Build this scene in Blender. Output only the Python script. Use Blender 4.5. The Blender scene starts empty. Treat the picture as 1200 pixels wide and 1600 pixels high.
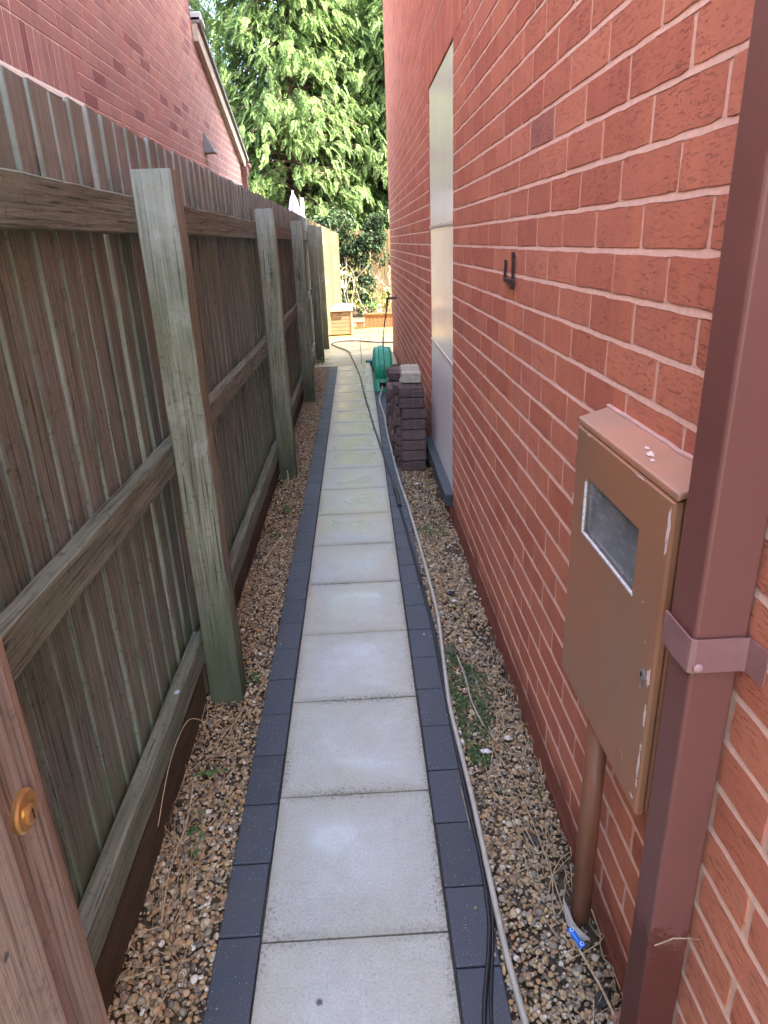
import bpy, math, random
import numpy as np
from mathutils import Vector, Matrix

rnd = random.Random(7)
nr = np.random.default_rng(11)
scene = bpy.context.scene
col = scene.collection

# ------------------------------------------------------------------ camera
CAM_H = 1.5354
PITCH, YAW, ROLL = 0.3770, 0.0265, -0.0387
FPX = 1069.38
fw = Vector((math.sin(YAW) * math.cos(PITCH), math.cos(YAW) * math.cos(PITCH), -math.sin(PITCH)))
rt = Vector((math.cos(YAW), -math.sin(YAW), 0))
up = rt.cross(fw)
c_, s_ = math.cos(ROLL), math.sin(ROLL)
r2 = c_ * rt + s_ * up
u2 = -s_ * rt + c_ * up
cam_data = bpy.data.cameras.new("camera")
cam = bpy.data.objects.new("camera", cam_data)
col.objects.link(cam)
m = Matrix.Identity(4)
for i in range(3):
    m[i][0], m[i][1], m[i][2] = r2[i], u2[i], -fw[i]
m[2][3] = CAM_H
cam.matrix_world = m
cam_data.sensor_fit = 'VERTICAL'
cam_data.sensor_height = 24.0
cam_data.lens = FPX / 1600 * 24.0
cam_data.clip_start = 0.02
cam_data.clip_end = 500
scene.camera = cam

# ------------------------------------------------------------------ light
SUN_EL = math.radians(50)
SUN_DIR = Vector((0.988 * math.cos(SUN_EL), -0.28 * math.cos(SUN_EL), math.sin(SUN_EL))).normalized()
world = bpy.data.worlds.new("World")
scene.world = world
world.use_nodes = True
wn = world.node_tree
for n in list(wn.nodes): wn.nodes.remove(n)
wo = wn.nodes.new('ShaderNodeOutputWorld')
wb = wn.nodes.new('ShaderNodeBackground')
ws = wn.nodes.new('ShaderNodeTexSky')
ws.sky_type = 'NISHITA'
ws.sun_disc = False
ws.sun_elevation = SUN_EL
ws.sun_rotation = math.atan2(SUN_DIR.x, SUN_DIR.y)
ws.air_density = 1.0
ws.dust_density = 3.5
ws.ozone_density = 0.0
wb.inputs[1].default_value = 0.15
wn.links.new(ws.outputs[0], wb.inputs[0])
wn.links.new(wb.outputs[0], wo.inputs[0])
sun_d = bpy.data.lights.new("sun", 'SUN')
sun_d.energy = 2.7
sun_d.angle = math.radians(0.5)
sun_d.color = (1.0, 0.94, 0.84)
sun = bpy.data.objects.new("sun", sun_d)
sun.rotation_euler = SUN_DIR.to_track_quat('Z', 'Y').to_euler()
sun.location = (5, -3, 10)
col.objects.link(sun)
scene.view_settings.view_transform = 'Standard'
scene.view_settings.look = 'None'
scene.view_settings.gamma = 1
scene.view_settings.exposure = 3.82

# ------------------------------------------------------------------ helpers
def link(o, parent=None):
    col.objects.link(o)
    if parent is not None:
        o.parent = parent
        L = Vector((0, 0, 0)); p = parent
        while p is not None:
            L += p.location; p = p.parent
        o.location = -L
    return o

def tag(o, label=None, cat=None, group=None, kind=None):
    if label: o['label'] = label
    if cat: o['category'] = cat
    if group: o['group'] = group
    if kind: o['kind'] = kind
    return o

def empty(name, loc, label, cat, group=None):
    o = bpy.data.objects.new(name, None)
    o.empty_display_size = .1
    o.location = loc
    col.objects.link(o)
    return tag(o, label, cat, group)

def mesh_np(name, V, F, mat=None, parent=None, smooth=False):
    """V (n,3) ; F (m,k) one polygon size"""
    V = np.asarray(V, dtype=np.float32); F = np.asarray(F, dtype=np.int32)
    me = bpy.data.meshes.new(name)
    me.vertices.add(len(V)); me.vertices.foreach_set('co', V.ravel())
    k = F.shape[1]
    me.loops.add(F.size); me.loops.foreach_set('vertex_index', F.ravel())
    me.polygons.add(len(F))
    me.polygons.foreach_set('loop_start', np.arange(0, F.size, k, dtype=np.int32))
    if smooth: me.polygons.foreach_set('use_smooth', np.ones(len(F), dtype=bool))
    me.update(calc_edges=True)
    if mat: me.materials.append(mat)
    o = bpy.data.objects.new(name, me)
    return link(o, parent)

def inst(tv, tf, Rm, pos, sc):
    """instances of template: Rm (n,3,3) pos (n,3) sc (n,) or (n,3)"""
    n = len(pos)
    sc = np.asarray(sc)
    if sc.ndim == 1: sc = np.repeat(sc[:, None], 3, 1)
    v = tv[None] * sc[:, None, :]
    v = np.einsum('nij,nkj->nki', Rm, v) + pos[:, None, :]
    f = tf[None] + (np.arange(n) * len(tv))[:, None, None]
    return v.reshape(-1, 3), f.reshape(-1, tf.shape[1])

def rand_rot(n, g=nr):
    q = g.normal(size=(n, 4)); q /= np.linalg.norm(q, axis=1)[:, None]
    w, x, y, z = q.T
    return np.stack([np.stack([1-2*(y*y+z*z), 2*(x*y-z*w), 2*(x*z+y*w)], -1),
                     np.stack([2*(x*y+z*w), 1-2*(x*x+z*z), 2*(y*z-x*w)], -1),
                     np.stack([2*(x*z-y*w), 2*(y*z+x*w), 1-2*(x*x+y*y)], -1)], 1)

class MB:
    """mesh builder: polygons in world coordinates"""
    def __init__(s): s.v = []; s.f = []
    def poly(s, pts):
        b = len(s.v); s.v += [tuple(p) for p in pts]; s.f.append(list(range(b, b + len(pts))))
    def hexa(s, c):  # 8 corners: bottom 0-3 ccw, top 4-7
        b = len(s.v); s.v += [tuple(p) for p in c]
        for q in ((0,3,2,1),(4,5,6,7),(0,1,5,4),(1,2,6,5),(2,3,7,6),(3,0,4,7)):
            s.f.append([b+i for i in q])
    def box(s, x0, x1, y0, y1, z0, z1, j=0.0):
        c = [(x0,y0,z0),(x1,y0,z0),(x1,y1,z0),(x0,y1,z0),(x0,y0,z1),(x1,y0,z1),(x1,y1,z1),(x0,y1,z1)]
        if j: c = [tuple(a + rnd.uniform(-j, j) for a in p) for p in c]
        s.hexa(c)
    def sweep(s, pts, prof, side=None, caps=True, closed=True):
        """profile list of (a,b) swept along pts; a along side, b along normal"""
        pts = [Vector(p) for p in pts]
        rings = []
        for i, p in enumerate(pts):
            t = (pts[min(i+1, len(pts)-1)] - pts[max(i-1, 0)]).normalized()
            sd = Vector(side) if side is not None else (Vector((0,0,1)).cross(t) if abs(t.z) < .9 else Vector((1,0,0)).cross(t))
            sd = (sd - t * sd.dot(t)).normalized()
            nn = t.cross(sd)
            b = len(s.v)
            pr = prof[i] if isinstance(prof[0][0], (list, tuple)) else prof
            for a, bb in pr: s.v.append(tuple(p + sd * a + nn * bb))
            rings.append(b)
        k = len(prof[0]) if isinstance(prof[0][0], (list, tuple)) else len(prof)
        for r0, r1 in zip(rings, rings[1:]):
            for i in range(k):
                jn = (i + 1) % k
                s.f.append([r0+i, r0+jn, r1+jn, r1+i])
        if caps:
            s.f.append([rings[0]+i for i in reversed(range(k))]); s.f.append([rings[-1]+i for i in range(k)])
    def tube(s, pts, r, n=8, caps=True):
        if isinstance(r, (int, float)): r = [r]*len(pts)
        s.sweep(pts, [[(rr*math.cos(2*math.pi*i/n), rr*math.sin(2*math.pi*i/n)) for i in range(n)] for rr in r], caps=caps)
    def lathe(s, c, axis, prof, n=24):
        """prof [(d,r)] along axis"""
        c = Vector(c); a = Vector(axis).normalized()
        u = a.orthogonal().normalized(); w = a.cross(u)
        rings = []
        for d, r in prof:
            b = len(s.v); rings.append(b)
            for i in range(n):
                t = 2*math.pi*i/n
                s.v.append(tuple(c + a*d + (u*math.cos(t)+w*math.sin(t))*r))
        for r0, r1 in zip(rings, rings[1:]):
            for i in range(n): s.f.append([r0+i, r0+(i+1)%n, r1+(i+1)%n, r1+i])
        s.f.append([rings[0]+i for i in reversed(range(n))]); s.f.append([rings[-1]+i for i in range(n)])
    def build(s, name, mat, parent=None, smooth=False, bevel=0, seg=1):
        me = bpy.data.meshes.new(name)
        me.from_pydata(s.v, [], s.f); me.update()
        if mat: me.materials.append(mat)
        if smooth: me.polygons.foreach_set('use_smooth', [True]*len(me.polygons))
        o = bpy.data.objects.new(name, me); link(o, parent)
        if bevel:
            b = o.modifiers.new('bevel', 'BEVEL'); b.width = bevel; b.segments = seg; b.limit_method = 'ANGLE'
        return o

def plank(mb, p0, p1, side, w, t, nseg=8, jit=.002, g=rnd):
    """rough sawn timber from p0 to p1 ; w along side, t along the other"""
    p0 = Vector(p0); p1 = Vector(p1)
    pts = [p0.lerp(p1, i/nseg) for i in range(nseg+1)]
    prof = []
    k = min(.003, t*.2)
    for i in range(nseg+1):
        a, b = w/2 + g.uniform(-jit, jit), t/2 + g.uniform(-jit, jit)*.5
        a2 = w/2 + g.uniform(-jit, jit)
        prof.append([(-a2+k,-b),(a-k,-b),(a,-b+k),(a,b-k),(a-k,b),(-a2+k,b),(-a2,b-k),(-a2,-b+k)])
    mb.sweep(pts, prof, side=side)

# ------------------------------------------------------------------ materials
class NT:
    def __init__(s, name, rough=.8, spec=.3):
        s.m = bpy.data.materials.new(name); s.m.use_nodes = True
        s.t = s.m.node_tree; s.b = s.t.nodes['Principled BSDF']
        s.b.inputs['Roughness'].default_value = rough
        s.b.inputs['Specular IOR Level'].default_value = spec
        s.co = s.t.nodes.new('ShaderNodeTexCoord').outputs['Object']
        s.geo = s.t.nodes.new('ShaderNodeNewGeometry')
        s.isl = s.geo.outputs['Random Per Island']
        s.sep = None
    def n(s, ty, **kw):
        x = s.t.nodes.new(ty)
        for k, v in kw.items(): setattr(x, k, v)
        return x
    def L(s, a, b): s.t.links.new(a, b)
    def setin(s, sock, v):
        if hasattr(v, 'is_output') or hasattr(v, 'links') and not isinstance(v, (float, int, tuple)): s.L(v, sock)
        else: sock.default_value = v
    def xyz(s):
        if s.sep is None:
            x = s.n('ShaderNodeSeparateXYZ'); s.L(s.co, x.inputs[0]); s.sep = x
        return s.sep.outputs
    def map(s, sc, off=None, vec=None):
        x = s.n('ShaderNodeMapping'); s.L(vec or s.co, x.inputs[0])
        x.inputs['Scale'].default_value = sc
        if off is not None: s.setin(x.inputs['Location'], off)
        return x.outputs[0]
    def noise(s, scale=5, detail=4, rough=.55, vec=None, dist=0.0):
        x = s.n('ShaderNodeTexNoise'); s.L(vec or s.co, x.inputs['Vector'])
        x.inputs['Scale'].default_value = scale; x.inputs['Detail'].default_value = detail
        x.inputs['Roughness'].default_value = rough; x.inputs['Distortion'].default_value = dist
        return x.outputs['Fac']
    def vor(s, scale=5, vec=None, feature='F1', out='Distance'):
        x = s.n('ShaderNodeTexVoronoi', feature=feature); s.L(vec or s.co, x.inputs['Vector'])
        x.inputs['Scale'].default_value = scale
        return x.outputs[out]
    def ramp(s, fac, stops, interp='LINEAR'):
        x = s.n('ShaderNodeValToRGB'); s.L(fac, x.inputs[0]); r = x.color_ramp; r.interpolation = interp
        while len(r.elements) > 1: r.elements.remove(r.elements[-1])
        for i, (p, c) in enumerate(stops):
            if isinstance(c, (int, float)): c = (c, c, c)
            e = r.elements[0] if i == 0 else r.elements.new(p)
            e.position = p; e.color = tuple(c) + (1,)
        return x.outputs[0]
    def rng(s, v, a, b, c=0.0, d=1.0):
        x = s.n('ShaderNodeMapRange', clamp=True); s.L(v, x.inputs[0])
        for i, k in enumerate((a, b, c, d)): x.inputs[i+1].default_value = k
        return x.outputs[0]
    def math(s, op, a, b=0.0):
        x = s.n('ShaderNodeMath', operation=op); s.setin(x.inputs[0], a); s.setin(x.inputs[1], b)
        return x.outputs[0]
    def mix(s, fac, a, b, mode='MIX'):
        x = s.n('ShaderNodeMix', data_type='RGBA', blend_type=mode)
        s.setin(x.inputs[0], fac)
        for sock, v in ((x.inputs[6], a), (x.inputs[7], b)):
            if isinstance(v, tuple): v = tuple(v) + (1,) if len(v) == 3 else v
            s.setin(sock, v)
        return x.outputs[2]
    def color(s, c):
        if isinstance(c, tuple): s.b.inputs['Base Color'].default_value = tuple(c) + (1,)
        else: s.L(c, s.b.inputs['Base Color'])
    def rough(s, r): s.setin(s.b.inputs['Roughness'], r)
    def bump(s, h, strength=.5, dist=.002, prev=None):
        x = s.n('ShaderNodeBump'); x.inputs['Strength'].default_value = strength
        x.inputs['Distance'].default_value = dist; s.L(h, x.inputs['Height'])
        if prev is not None: s.L(prev, x.inputs['Normal'])
        s.L(x.outputs[0], s.b.inputs['Normal'])
        return x.outputs[0]

def flat(name, c, rough=.6, var=.12, scale=30, bump=.15, spec=.4, metal=0.0):
    m = NT(name, rough, spec)
    n = m.noise(scale, 5, .6)
    m.color(m.mix(m.rng(n, .3, .7, 0, 1), tuple(k*(1-var) for k in c), tuple(min(1, k*(1+var)) for k in c)))
    m.b.inputs['Metallic'].default_value = metal
    m.bump(n, bump, .001)
    return m.m

# brick -------------------------------------------------------------
def brick_mat(name, cols, streaks=False):
    m = NT(name, .88, .22)
    base = m.ramp(m.isl, cols, 'CONSTANT')
    n1 = m.noise(14, 4, .6)
    base = m.mix(m.rng(n1, .3, .7, 0, .5), base, m.mix(1.0, base, (.74, .66, .64), 'MULTIPLY'))
    # drag-wire texture: short wavy furrows along the brick
    dv = m.map((1, 48, 230))
    d1 = m.noise(1.0, 5, .65, dv, .45)
    d2 = m.noise(220, 3, .6)
    n0 = m.noise(7, 2, .5)
    pit = m.rng(d1, .33, .44, 0, 1)
    base = m.mix(m.math('MULTIPLY', m.rng(d1, .34, .45, .38, 0), m.rng(m.noise(9, 3), .4, .62, .1, 1)), base, (.14, .04, .028))
    base = m.mix(m.rng(d2, .60, .72, 0, .3), base, (.62, .30, .22))
    base = m.mix(m.rng(m.noise(38, 5, .75), .60, .74, 0, .4), base, (.22, .075, .05))
    base = m.mix(m.rng(m.noise(2.1, 4, .6), .5, .72, 0, .3), base, (.40, .15, .12))
    if streaks:
        y = m.xyz()[1]; z = m.xyz()[2]
        sv = m.map((0.0, 9, .35))
        st = m.noise(1.0, 3, .6, sv)
        base = m.mix(m.rng(st, .56, .70, 0, .45), base, (.60, .21, .11))
        # rust run under the house number
        d = m.math('ABSOLUTE', m.math('SUBTRACT', m.math('ADD', y, m.math('MULTIPLY', m.noise(9, 4, .7), .09)), 2.335))
        k = m.math('MULTIPLY', m.rng(d, .0, .055, .7, 0), m.rng(z, 1.36, 1.40, 1, 0))
        k = m.math('MULTIPLY', k, m.rng(z, .45, 1.0, 0, .8))
        base = m.mix(k, base, (.66, .22, .09))
        # damp, dirty courses near the ground
        g = m.math('ADD', z, m.math('MULTIPLY', m.noise(6, 3), .16))
        base = m.mix(m.rng(g, .16, .25, .85, 0), base, m.mix(m.noise(9, 5), (.16, .045, .03), (.24, .085, .055)))
    m.color(base)
    x = m.n('ShaderNodeMix'); m.L(m.rng(n0, .35, .6, .25, 1), x.inputs[0]); x.inputs[2].default_value = .5; m.L(pit, x.inputs[3])
    m.bump(d2, .35, .0012, m.bump(x.outputs[0], .9, .0022))
    return m.m

RED = [(0, (.55,.198,.119)), (.16, (.52,.180,.108)), (.34, (.58,.218,.134)), (.5, (.54,.195,.120)), (.64, (.49,.165,.102)), (.78, (.60,.228,.138)), (.985, (.40,.165,.12))]
PURP = [(0, (.34,.205,.19)), (.2, (.31,.185,.175)), (.4, (.36,.215,.195)), (.6, (.30,.175,.17)), (.75, (.34,.21,.195)), (.94, (.21,.10,.105))]
M_BRICK = brick_mat('red_brick', RED, True)
M_BRICK2 = brick_mat('dull_brick', PURP)

def mortar_mat(name, c, low):
    m = NT(name, .95, .1)
    z = m.xyz()[2]
    n = m.noise(60, 5, .7); n2 = m.noise(8, 3)
    b = m.mix(m.rng(n, .3, .7), tuple(k*.86 for k in c), tuple(min(1, k*1.1) for k in c))
    b = m.mix(m.rng(n2, .55, .8, 0, .3), b, tuple(k*.75 for k in c))
    if low:
        g = m.math('ADD', z, m.math('MULTIPLY', m.noise(6, 3), .12))
        b = m.mix(m.rng(g, .145, .185, .93, 0), b, (.19, .065, .045))
    m.color(b); m.bump(n, .6, .0015)
    return m.m
M_MORTAR = mortar_mat('pink_mortar', (.70, .45, .35), True)
M_MORTAR2 = mortar_mat('grey_mortar', (.70, .60, .56), False)

# wood ----------------------------------------------------------------
def wood_mat(name, axis, c1, c2, dark, algae=0.0, algae_c=(.17,.19,.08), pale=None, grain=1.0, rough=.9, lowz=None, topz=None, lowc=None):
    m = NT(name, rough, .2)
    sc = {'x': (3, 60, 60), 'y': (60, 3, 60), 'z': (60, 60, 3)}[axis]
    off = m.n('ShaderNodeCombineXYZ')
    r9 = m.math('MULTIPLY', m.isl, 37.0)
    for i in range(3): m.L(r9, off.inputs[i])
    v = m.map(sc, off.outputs[0])
    g1 = m.noise(1.0, 5, .62, v, .6)
    sc2 = tuple(k*3.2 if k > 5 else k*1.2 for k in sc)
    v2 = m.map(sc2, off.outputs[0])
    g2 = m.noise(1.0, 4, .6, v2, .3)
    b = m.mix(m.rng(g1, .28, .72), c1, c2)
    b = m.mix(m.isl, m.mix(1.0, b, (.72, .72, .72), 'MULTIPLY'), m.mix(1.0, b, (1.22, 1.17, 1.12), 'MULTIPLY'))
    b = m.mix(m.rng(g2, .34, .47, .9, 0), b, dark)
    big = m.noise(1.0, 3, .5, m.map(tuple(k*.42 for k in sc), off.outputs[0]), .8)
    b = m.mix(m.rng(big, .30, .345, .9, 0), b, dark)
    b = m.mix(m.rng(m.noise(45, 5, .8), .55, .66, 0, .6), b, dark)
    if pale: b = m.mix(m.rng(m.noise(5, 5, .7), .55, .75, 0, .55), b, pale)
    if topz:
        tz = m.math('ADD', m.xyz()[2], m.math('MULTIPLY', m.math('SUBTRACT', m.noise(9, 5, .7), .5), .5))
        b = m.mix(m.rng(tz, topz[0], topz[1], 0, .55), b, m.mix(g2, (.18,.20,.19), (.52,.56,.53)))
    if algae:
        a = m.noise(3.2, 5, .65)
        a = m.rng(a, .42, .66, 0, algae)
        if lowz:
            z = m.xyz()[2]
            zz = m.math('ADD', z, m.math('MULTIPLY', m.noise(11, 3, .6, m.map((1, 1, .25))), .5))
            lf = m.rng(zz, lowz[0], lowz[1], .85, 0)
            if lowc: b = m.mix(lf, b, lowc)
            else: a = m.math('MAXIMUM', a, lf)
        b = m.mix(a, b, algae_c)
    m.color(b)
    p = m.bump(g1, .5*grain, .004)
    m.bump(g2, .6*grain, .0025, p)
    return m.m
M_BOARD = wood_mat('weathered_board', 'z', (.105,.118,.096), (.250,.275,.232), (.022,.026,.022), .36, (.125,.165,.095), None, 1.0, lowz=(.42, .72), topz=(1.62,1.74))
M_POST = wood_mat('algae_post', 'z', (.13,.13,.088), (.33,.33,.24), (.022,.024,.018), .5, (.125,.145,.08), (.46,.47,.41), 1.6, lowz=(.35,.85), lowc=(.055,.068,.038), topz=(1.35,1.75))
M_RAIL = wood_mat('weathered_rail', 'y', (.095,.108,.082), (.25,.275,.218), (.022,.024,.019), .42, (.115,.14,.08), None, 1.2)
M_GBOARD = wood_mat('dark_gravel_board', 'y', (.055,.036,.026), (.105,.07,.048), (.02,.015,.01), .15)
M_GATE = wood_mat('gate_timber', 'z', (.215,.175,.15), (.32,.27,.235), (.10,.08,.066), 0, grain=.7, rough=.65)
M_GATEO = wood_mat('gate_timber_orange', 'z', (.25,.185,.14), (.36,.28,.22), (.13,.09,.065), 0, grain=.6, rough=.6)
M_TAN = wood_mat('sunlit_board', 'z', (.20,.165,.095), (.30,.25,.16), (.09,.065,.04), .1)

# paving ------------------------------------------------------------------
def slab_mat():
    m = NT('concrete_slab', .8, .5)
    m.b.inputs['IOR'].default_value = 1.5
    x, y, z = m.xyz()
    n1 = m.noise(3, 5, .6); n2 = m.noise(160, 3, .6); n3 = m.noise(22, 5, .65)
    b = m.ramp(m.isl, [(0, (.43,.435,.39)), (.3, (.47,.47,.43)), (.6, (.42,.425,.395)), (.85, (.455,.45,.39))])
    b = m.mix(m.rng(n3, .3, .7, 0, .55), b, (.34, .335, .285))
    b = m.mix(m.rng(n2, .54, .66, 0, .45), b, (.23, .215, .19))
    b = m.mix(m.rng(n2, .33, .42, .4, 0), b, (.64, .61, .55))
    # algae, stronger further down the path
    al = m.math('MULTIPLY', m.rng(m.noise(2.6, 4, .6, m.map((1.6, 1, 1), (3, 1, 0))), .36, .74, 0, .75), m.rng(y, 2.0, 3.8, .3, 1))
    al = m.math('MAXIMUM', al, m.rng(y, 3.2, 6.5, 0, .35))
    b = m.mix(al, b, (.40, .385, .19))
    # grime along the slab joints and right edge
    fy = m.math('MODULO', m.math('ADD', y, 9.1 - 1.1475), .455)
    ey = m.math('MINIMUM', fy, m.math('SUBTRACT', .455, fy))
    ex = m.math('MINIMUM', m.math('SUBTRACT', .1475, x), m.math('ADD', x, .3025))
    e = m.math('MINIMUM', ey, ex)
    gn = m.math('SUBTRACT', e, m.math('MULTIPLY', m.rng(m.noise(95, 5, .8), .47, .74), .085))
    b = m.mix(m.math('MULTIPLY', m.rng(gn, -.018, .0, .85, 0), m.math('MAXIMUM', m.rng(m.noise(2.3, 3, .5), .46, .62, .05, 1), m.rng(m.math('SUBTRACT', .1475, x), .0, .05, .8, 0))), b, (.075, .07, .065))
    b = m.mix(m.rng(e, 0, .03, .35, 0), b, (.25, .215, .13))
    # brown spot on the nearest slab
    sp = m.n('ShaderNodeVectorMath', operation='DISTANCE'); m.L(m.co, sp.inputs[0]); sp.inputs[1].default_value = (-.155, 1.0, .005)
    dd = m.math('ADD', sp.outputs['Value'], m.math('MULTIPLY', m.noise(60, 3), .012))
    b = m.mix(m.rng(dd, .012, .018, 1, 0), b, m.mix(m.rng(dd, .006, .013), (.2,.09,.05), (.055,.04,.03)))
    # wet film in the middle of the slabs
    w = m.math('ADD', m.math('MULTIPLY', m.noise(3.1, 5, .55, m.map((1.1, 1.3, 1), (0, .3, 0))), .75), m.rng(e, .015, .12, -.16, .17))
    far = m.rng(y, 2.6, 6, 0, .2)
    near = m.rng(y, 1.1, 1.75, -.07, .02)
    w = m.math('ADD', m.math('ADD', w, far), near)
    wet = m.rng(w, .22, .64)
    m.setin(m.b.inputs['Specular IOR Level'], m.rng(wet, 0, 1, .45, .75))
    b = m.mix(m.math('MULTIPLY', wet, .12), b, m.mix(1.0, b, (.62, .62, .62), 'MULTIPLY'))
    m.color(b)
    m.rough(m.math('ADD', m.rng(wet, 0, 1, .75, .24), m.rng(n3, .3, .7, -.02, .05)))
    comb = m.noise(1.0, 3, .6, m.map((260, 24, 1)))
    hb = m.math('ADD', m.math('MULTIPLY', n2, .6), m.math('MULTIPLY', comb, .9))
    hb = m.math('MULTIPLY', hb, m.rng(wet, 0, 1, 1, .14))
    m.bump(hb, .34, .0016)
    return m.m
M_SLAB = slab_mat()

def block_mat():
    m = NT('charcoal_block', .62, .5)
    n2 = m.noise(260, 2, .5); n1 = m.noise(9, 4)
    b = m.ramp(m.isl, [(0, (.033,.042,.056)), (.5, (.046,.054,.068)), (1, (.028,.036,.047))])
    b = m.mix(m.rng(n1, .40, .7, 0, .6), b, (.068,.070,.072))
    b = m.mix(m.rng(n2, .68, .73, 0, .8), b, (.42, .43, .45))
    b = m.mix(m.rng(n2, .2, .36, .5, 0), b, (.03, .032, .04))
    m.color(b); m.rough(m.rng(n1, .3, .7, .42, .62)); m.bump(n2, .4, .0015)
    return m.m
M_BLOCK = block_mat()

def pebble_mat():
    m = NT('pebble', .7, .4)
    b = m.ramp(m.isl, [(0, (.34,.235,.115)), (.12, (.23,.155,.08)), (.24, (.45,.33,.18)), (.38, (.13,.092,.058)), (.48, (.38,.21,.085)), (.58, (.29,.24,.175)), (.68, (.19,.16,.125)), (.78, (.54,.46,.32)), (.86, (.42,.27,.12)), (.94, (.11,.095,.08)), (.97, (.66,.61,.53))], 'CONSTANT')
    n = m.noise(90, 4, .6)
    b = m.mix(m.rng(n, .35, .7, 0, .5), b, m.mix(1.0, b, (.78, .74, .68), 'MULTIPLY'))
    b = m.mix(.12, b, (.50,.42,.32))
    m.color(b); m.bump(n, .3, .001)
    return m.m
M_PEB = pebble_mat()

def soil_mat(name, c1, c2, sc=30):
    m = NT(name, .95, .15)
    n = m.noise(sc, 6, .7)
    m.color(m.mix(m.rng(n, .35, .65), c1, c2)); m.bump(n, .8, .012)
    return m.m
M_SOIL = soil_mat('soil', (.05,.038,.027), (.12,.092,.06))
M_GROUND = soil_mat('ground_earth', (.09,.10,.05), (.16,.15,.08), 3)

def leaf_mat(name, stops, trans=.35, rough=.55):
    m = NT(name, rough, .35)
    c = m.ramp(m.isl, stops)
    c = m.mix(m.rng(m.noise(.9, 3), .35, .65, 0, .4), c, m.mix(1.0, c, (.75, .9, .6), 'MULTIPLY'))
    m.color(c)
    tr = m.n('ShaderNodeBsdfTranslucent'); m.L(c, tr.inputs[0])
    mx = m.n('ShaderNodeMixShader'); mx.inputs[0].default_value = trans
    out = [n for n in m.t.nodes if n.type == 'OUTPUT_MATERIAL'][0]
    m.L(m.b.outputs[0], mx.inputs[1]); m.L(tr.outputs[0], mx.inputs[2]); m.L(mx.outputs[0], out.inputs[0])
    return m.m
M_CON = leaf_mat('conifer_foliage', [(0, (.115,.185,.07)), (.4, (.165,.25,.088)), (.8, (.22,.30,.10)), (1, (.28,.34,.12))], .5)
M_IVY = leaf_mat('ivy_leaf', [(0, (.014,.034,.014)), (.6, (.028,.058,.02)), (1, (.06,.08,.03))], .12, .75)
M_WEED = leaf_mat('weed_leaf', [(0, (.06,.13,.04)), (1, (.13,.22,.07))], .3)
M_MOSS = leaf_mat('moss_leaf', [(0, (.075,.125,.05)), (1, (.15,.21,.09))], .2)
M_YEL = leaf_mat('yellowing_leaf', [(0, (.16,.18,.04)), (.5, (.24,.22,.06)), (1, (.12,.16,.05))], .4)
M_BARK = flat('bark', (.13,.085,.06), .9, .4, 20, .8)
M_STRAW = flat('dry_straw', (.40,.30,.18), .8, .35, 60, .3)
M_TWIG = flat('pale_twig', (.34,.30,.25), .8, .2, 30, .3)

# ------------------------------------------------------------------ ground
g = MB(); g.poly([(-150,-150,-.06),(150,-150,-.06),(150,150,-.06),(-150,150,-.06)])
tag(g.build('ground', M_GROUND), kind='structure')
g = MB(); g.poly([(-1.6,-1.5,-.022),(.52,-1.5,-.022),(.52,9.22,-.022),(-1.6,9.22,-.022)])
tag(g.build('soil', M_SOIL), kind='structure')

SX0, SX1 = -.3025, .1475
sl = MB()
y = 1.1475 - .455*4
while y < 9.1:
    y1 = y + .450
    t = .004*rnd.uniform(-1, 1)
    a = rnd.uniform(-.0015, .0015)
    sl.hexa([(SX0+.003,y,-.05),(SX1-.003,y+a,-.05),(SX1-.003,y1+a,-.05),(SX0+.003,y1,-.05),
             (SX0+.003,y,t*.3),(SX1-.003,y+a,-t*.3),(SX1-.003,y1+a,t*.2),(SX0+.003,y1,-t*.2)])
    y += .455
tag(sl.build('path', M_SLAB, bevel=.0022, seg=2), kind='structure')
bl = MB()
for x0, x1, ph, dx in ((-.405, SX0-.002, 1.165, 0), (SX1+.002, .2535, 1.057, 0)):
    y = ph - .2075*8
    while y < 9.2:
        y1 = min(y + .2035, 9.22)
        h = rnd.uniform(-.0012, .0012)
        bl.box(x0+rnd.uniform(-.001,.001), x1+rnd.uniform(-.0015,.0015), y, y1, -.05, .001+h)
        y += .2075
tag(bl.build('path_edging', M_BLOCK, bevel=.003, seg=2), kind='structure')
# joint filling beneath
jf = MB(); jf.poly([(-.40,-1.2,-.009),(.25,-1.2,-.009),(.25,9.2,-.009),(-.40,9.2,-.009)])
tag(jf.build('path_jointing', soil_mat('joint_sand', (.05,.045,.04), (.10,.09,.075), 120)), kind='structure')

# patio and sunny yard
M_PATIO = NT('patio_slab', .5, .5)
_n = M_PATIO.noise(4, 5, .6); _n2 = M_PATIO.noise(1.0, 3, .6, M_PATIO.map((1, 55, 1)))
_c = M_PATIO.ramp(M_PATIO.isl, [(0,(.36,.30,.19)),(.35,(.40,.31,.18)),(.7,(.30,.28,.18)),(1,(.42,.37,.25))])
M_PATIO.color(M_PATIO.mix(M_PATIO.rng(_n,.4,.65,0,.7), _c, (.27,.23,.13)))
M_PATIO.rough(M_PATIO.rng(_n,.4,.62,.72,.3)); M_PATIO.bump(_n2, .35, .003)
M_PATIO = M_PATIO.m
pa = MB()
xs = [-1.12, -.572, .022, .616, 1.21, 1.80, 2.4]
for i in range(len(xs)-1):
    y = 9.235 + (.0 if i < 2 else -.0)
    while y < 12.0:
        y1 = y + (.60 if i % 2 else .74)
        if not (i >= 3 and y < 10.4):
            pa.box(xs[i]+.004, xs[i+1]-.004, y, min(y1, 12.05)-.008, -.05, rnd.uniform(-.001,.003))
        y = y1
tag(pa.build('patio', M_PATIO, bevel=.003), kind='structure')
pj = MB(); pj.poly([(-1.15,9.22,-.012),(3,9.22,-.012),(3,17,-.012),(-1.15,17,-.012)])
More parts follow.
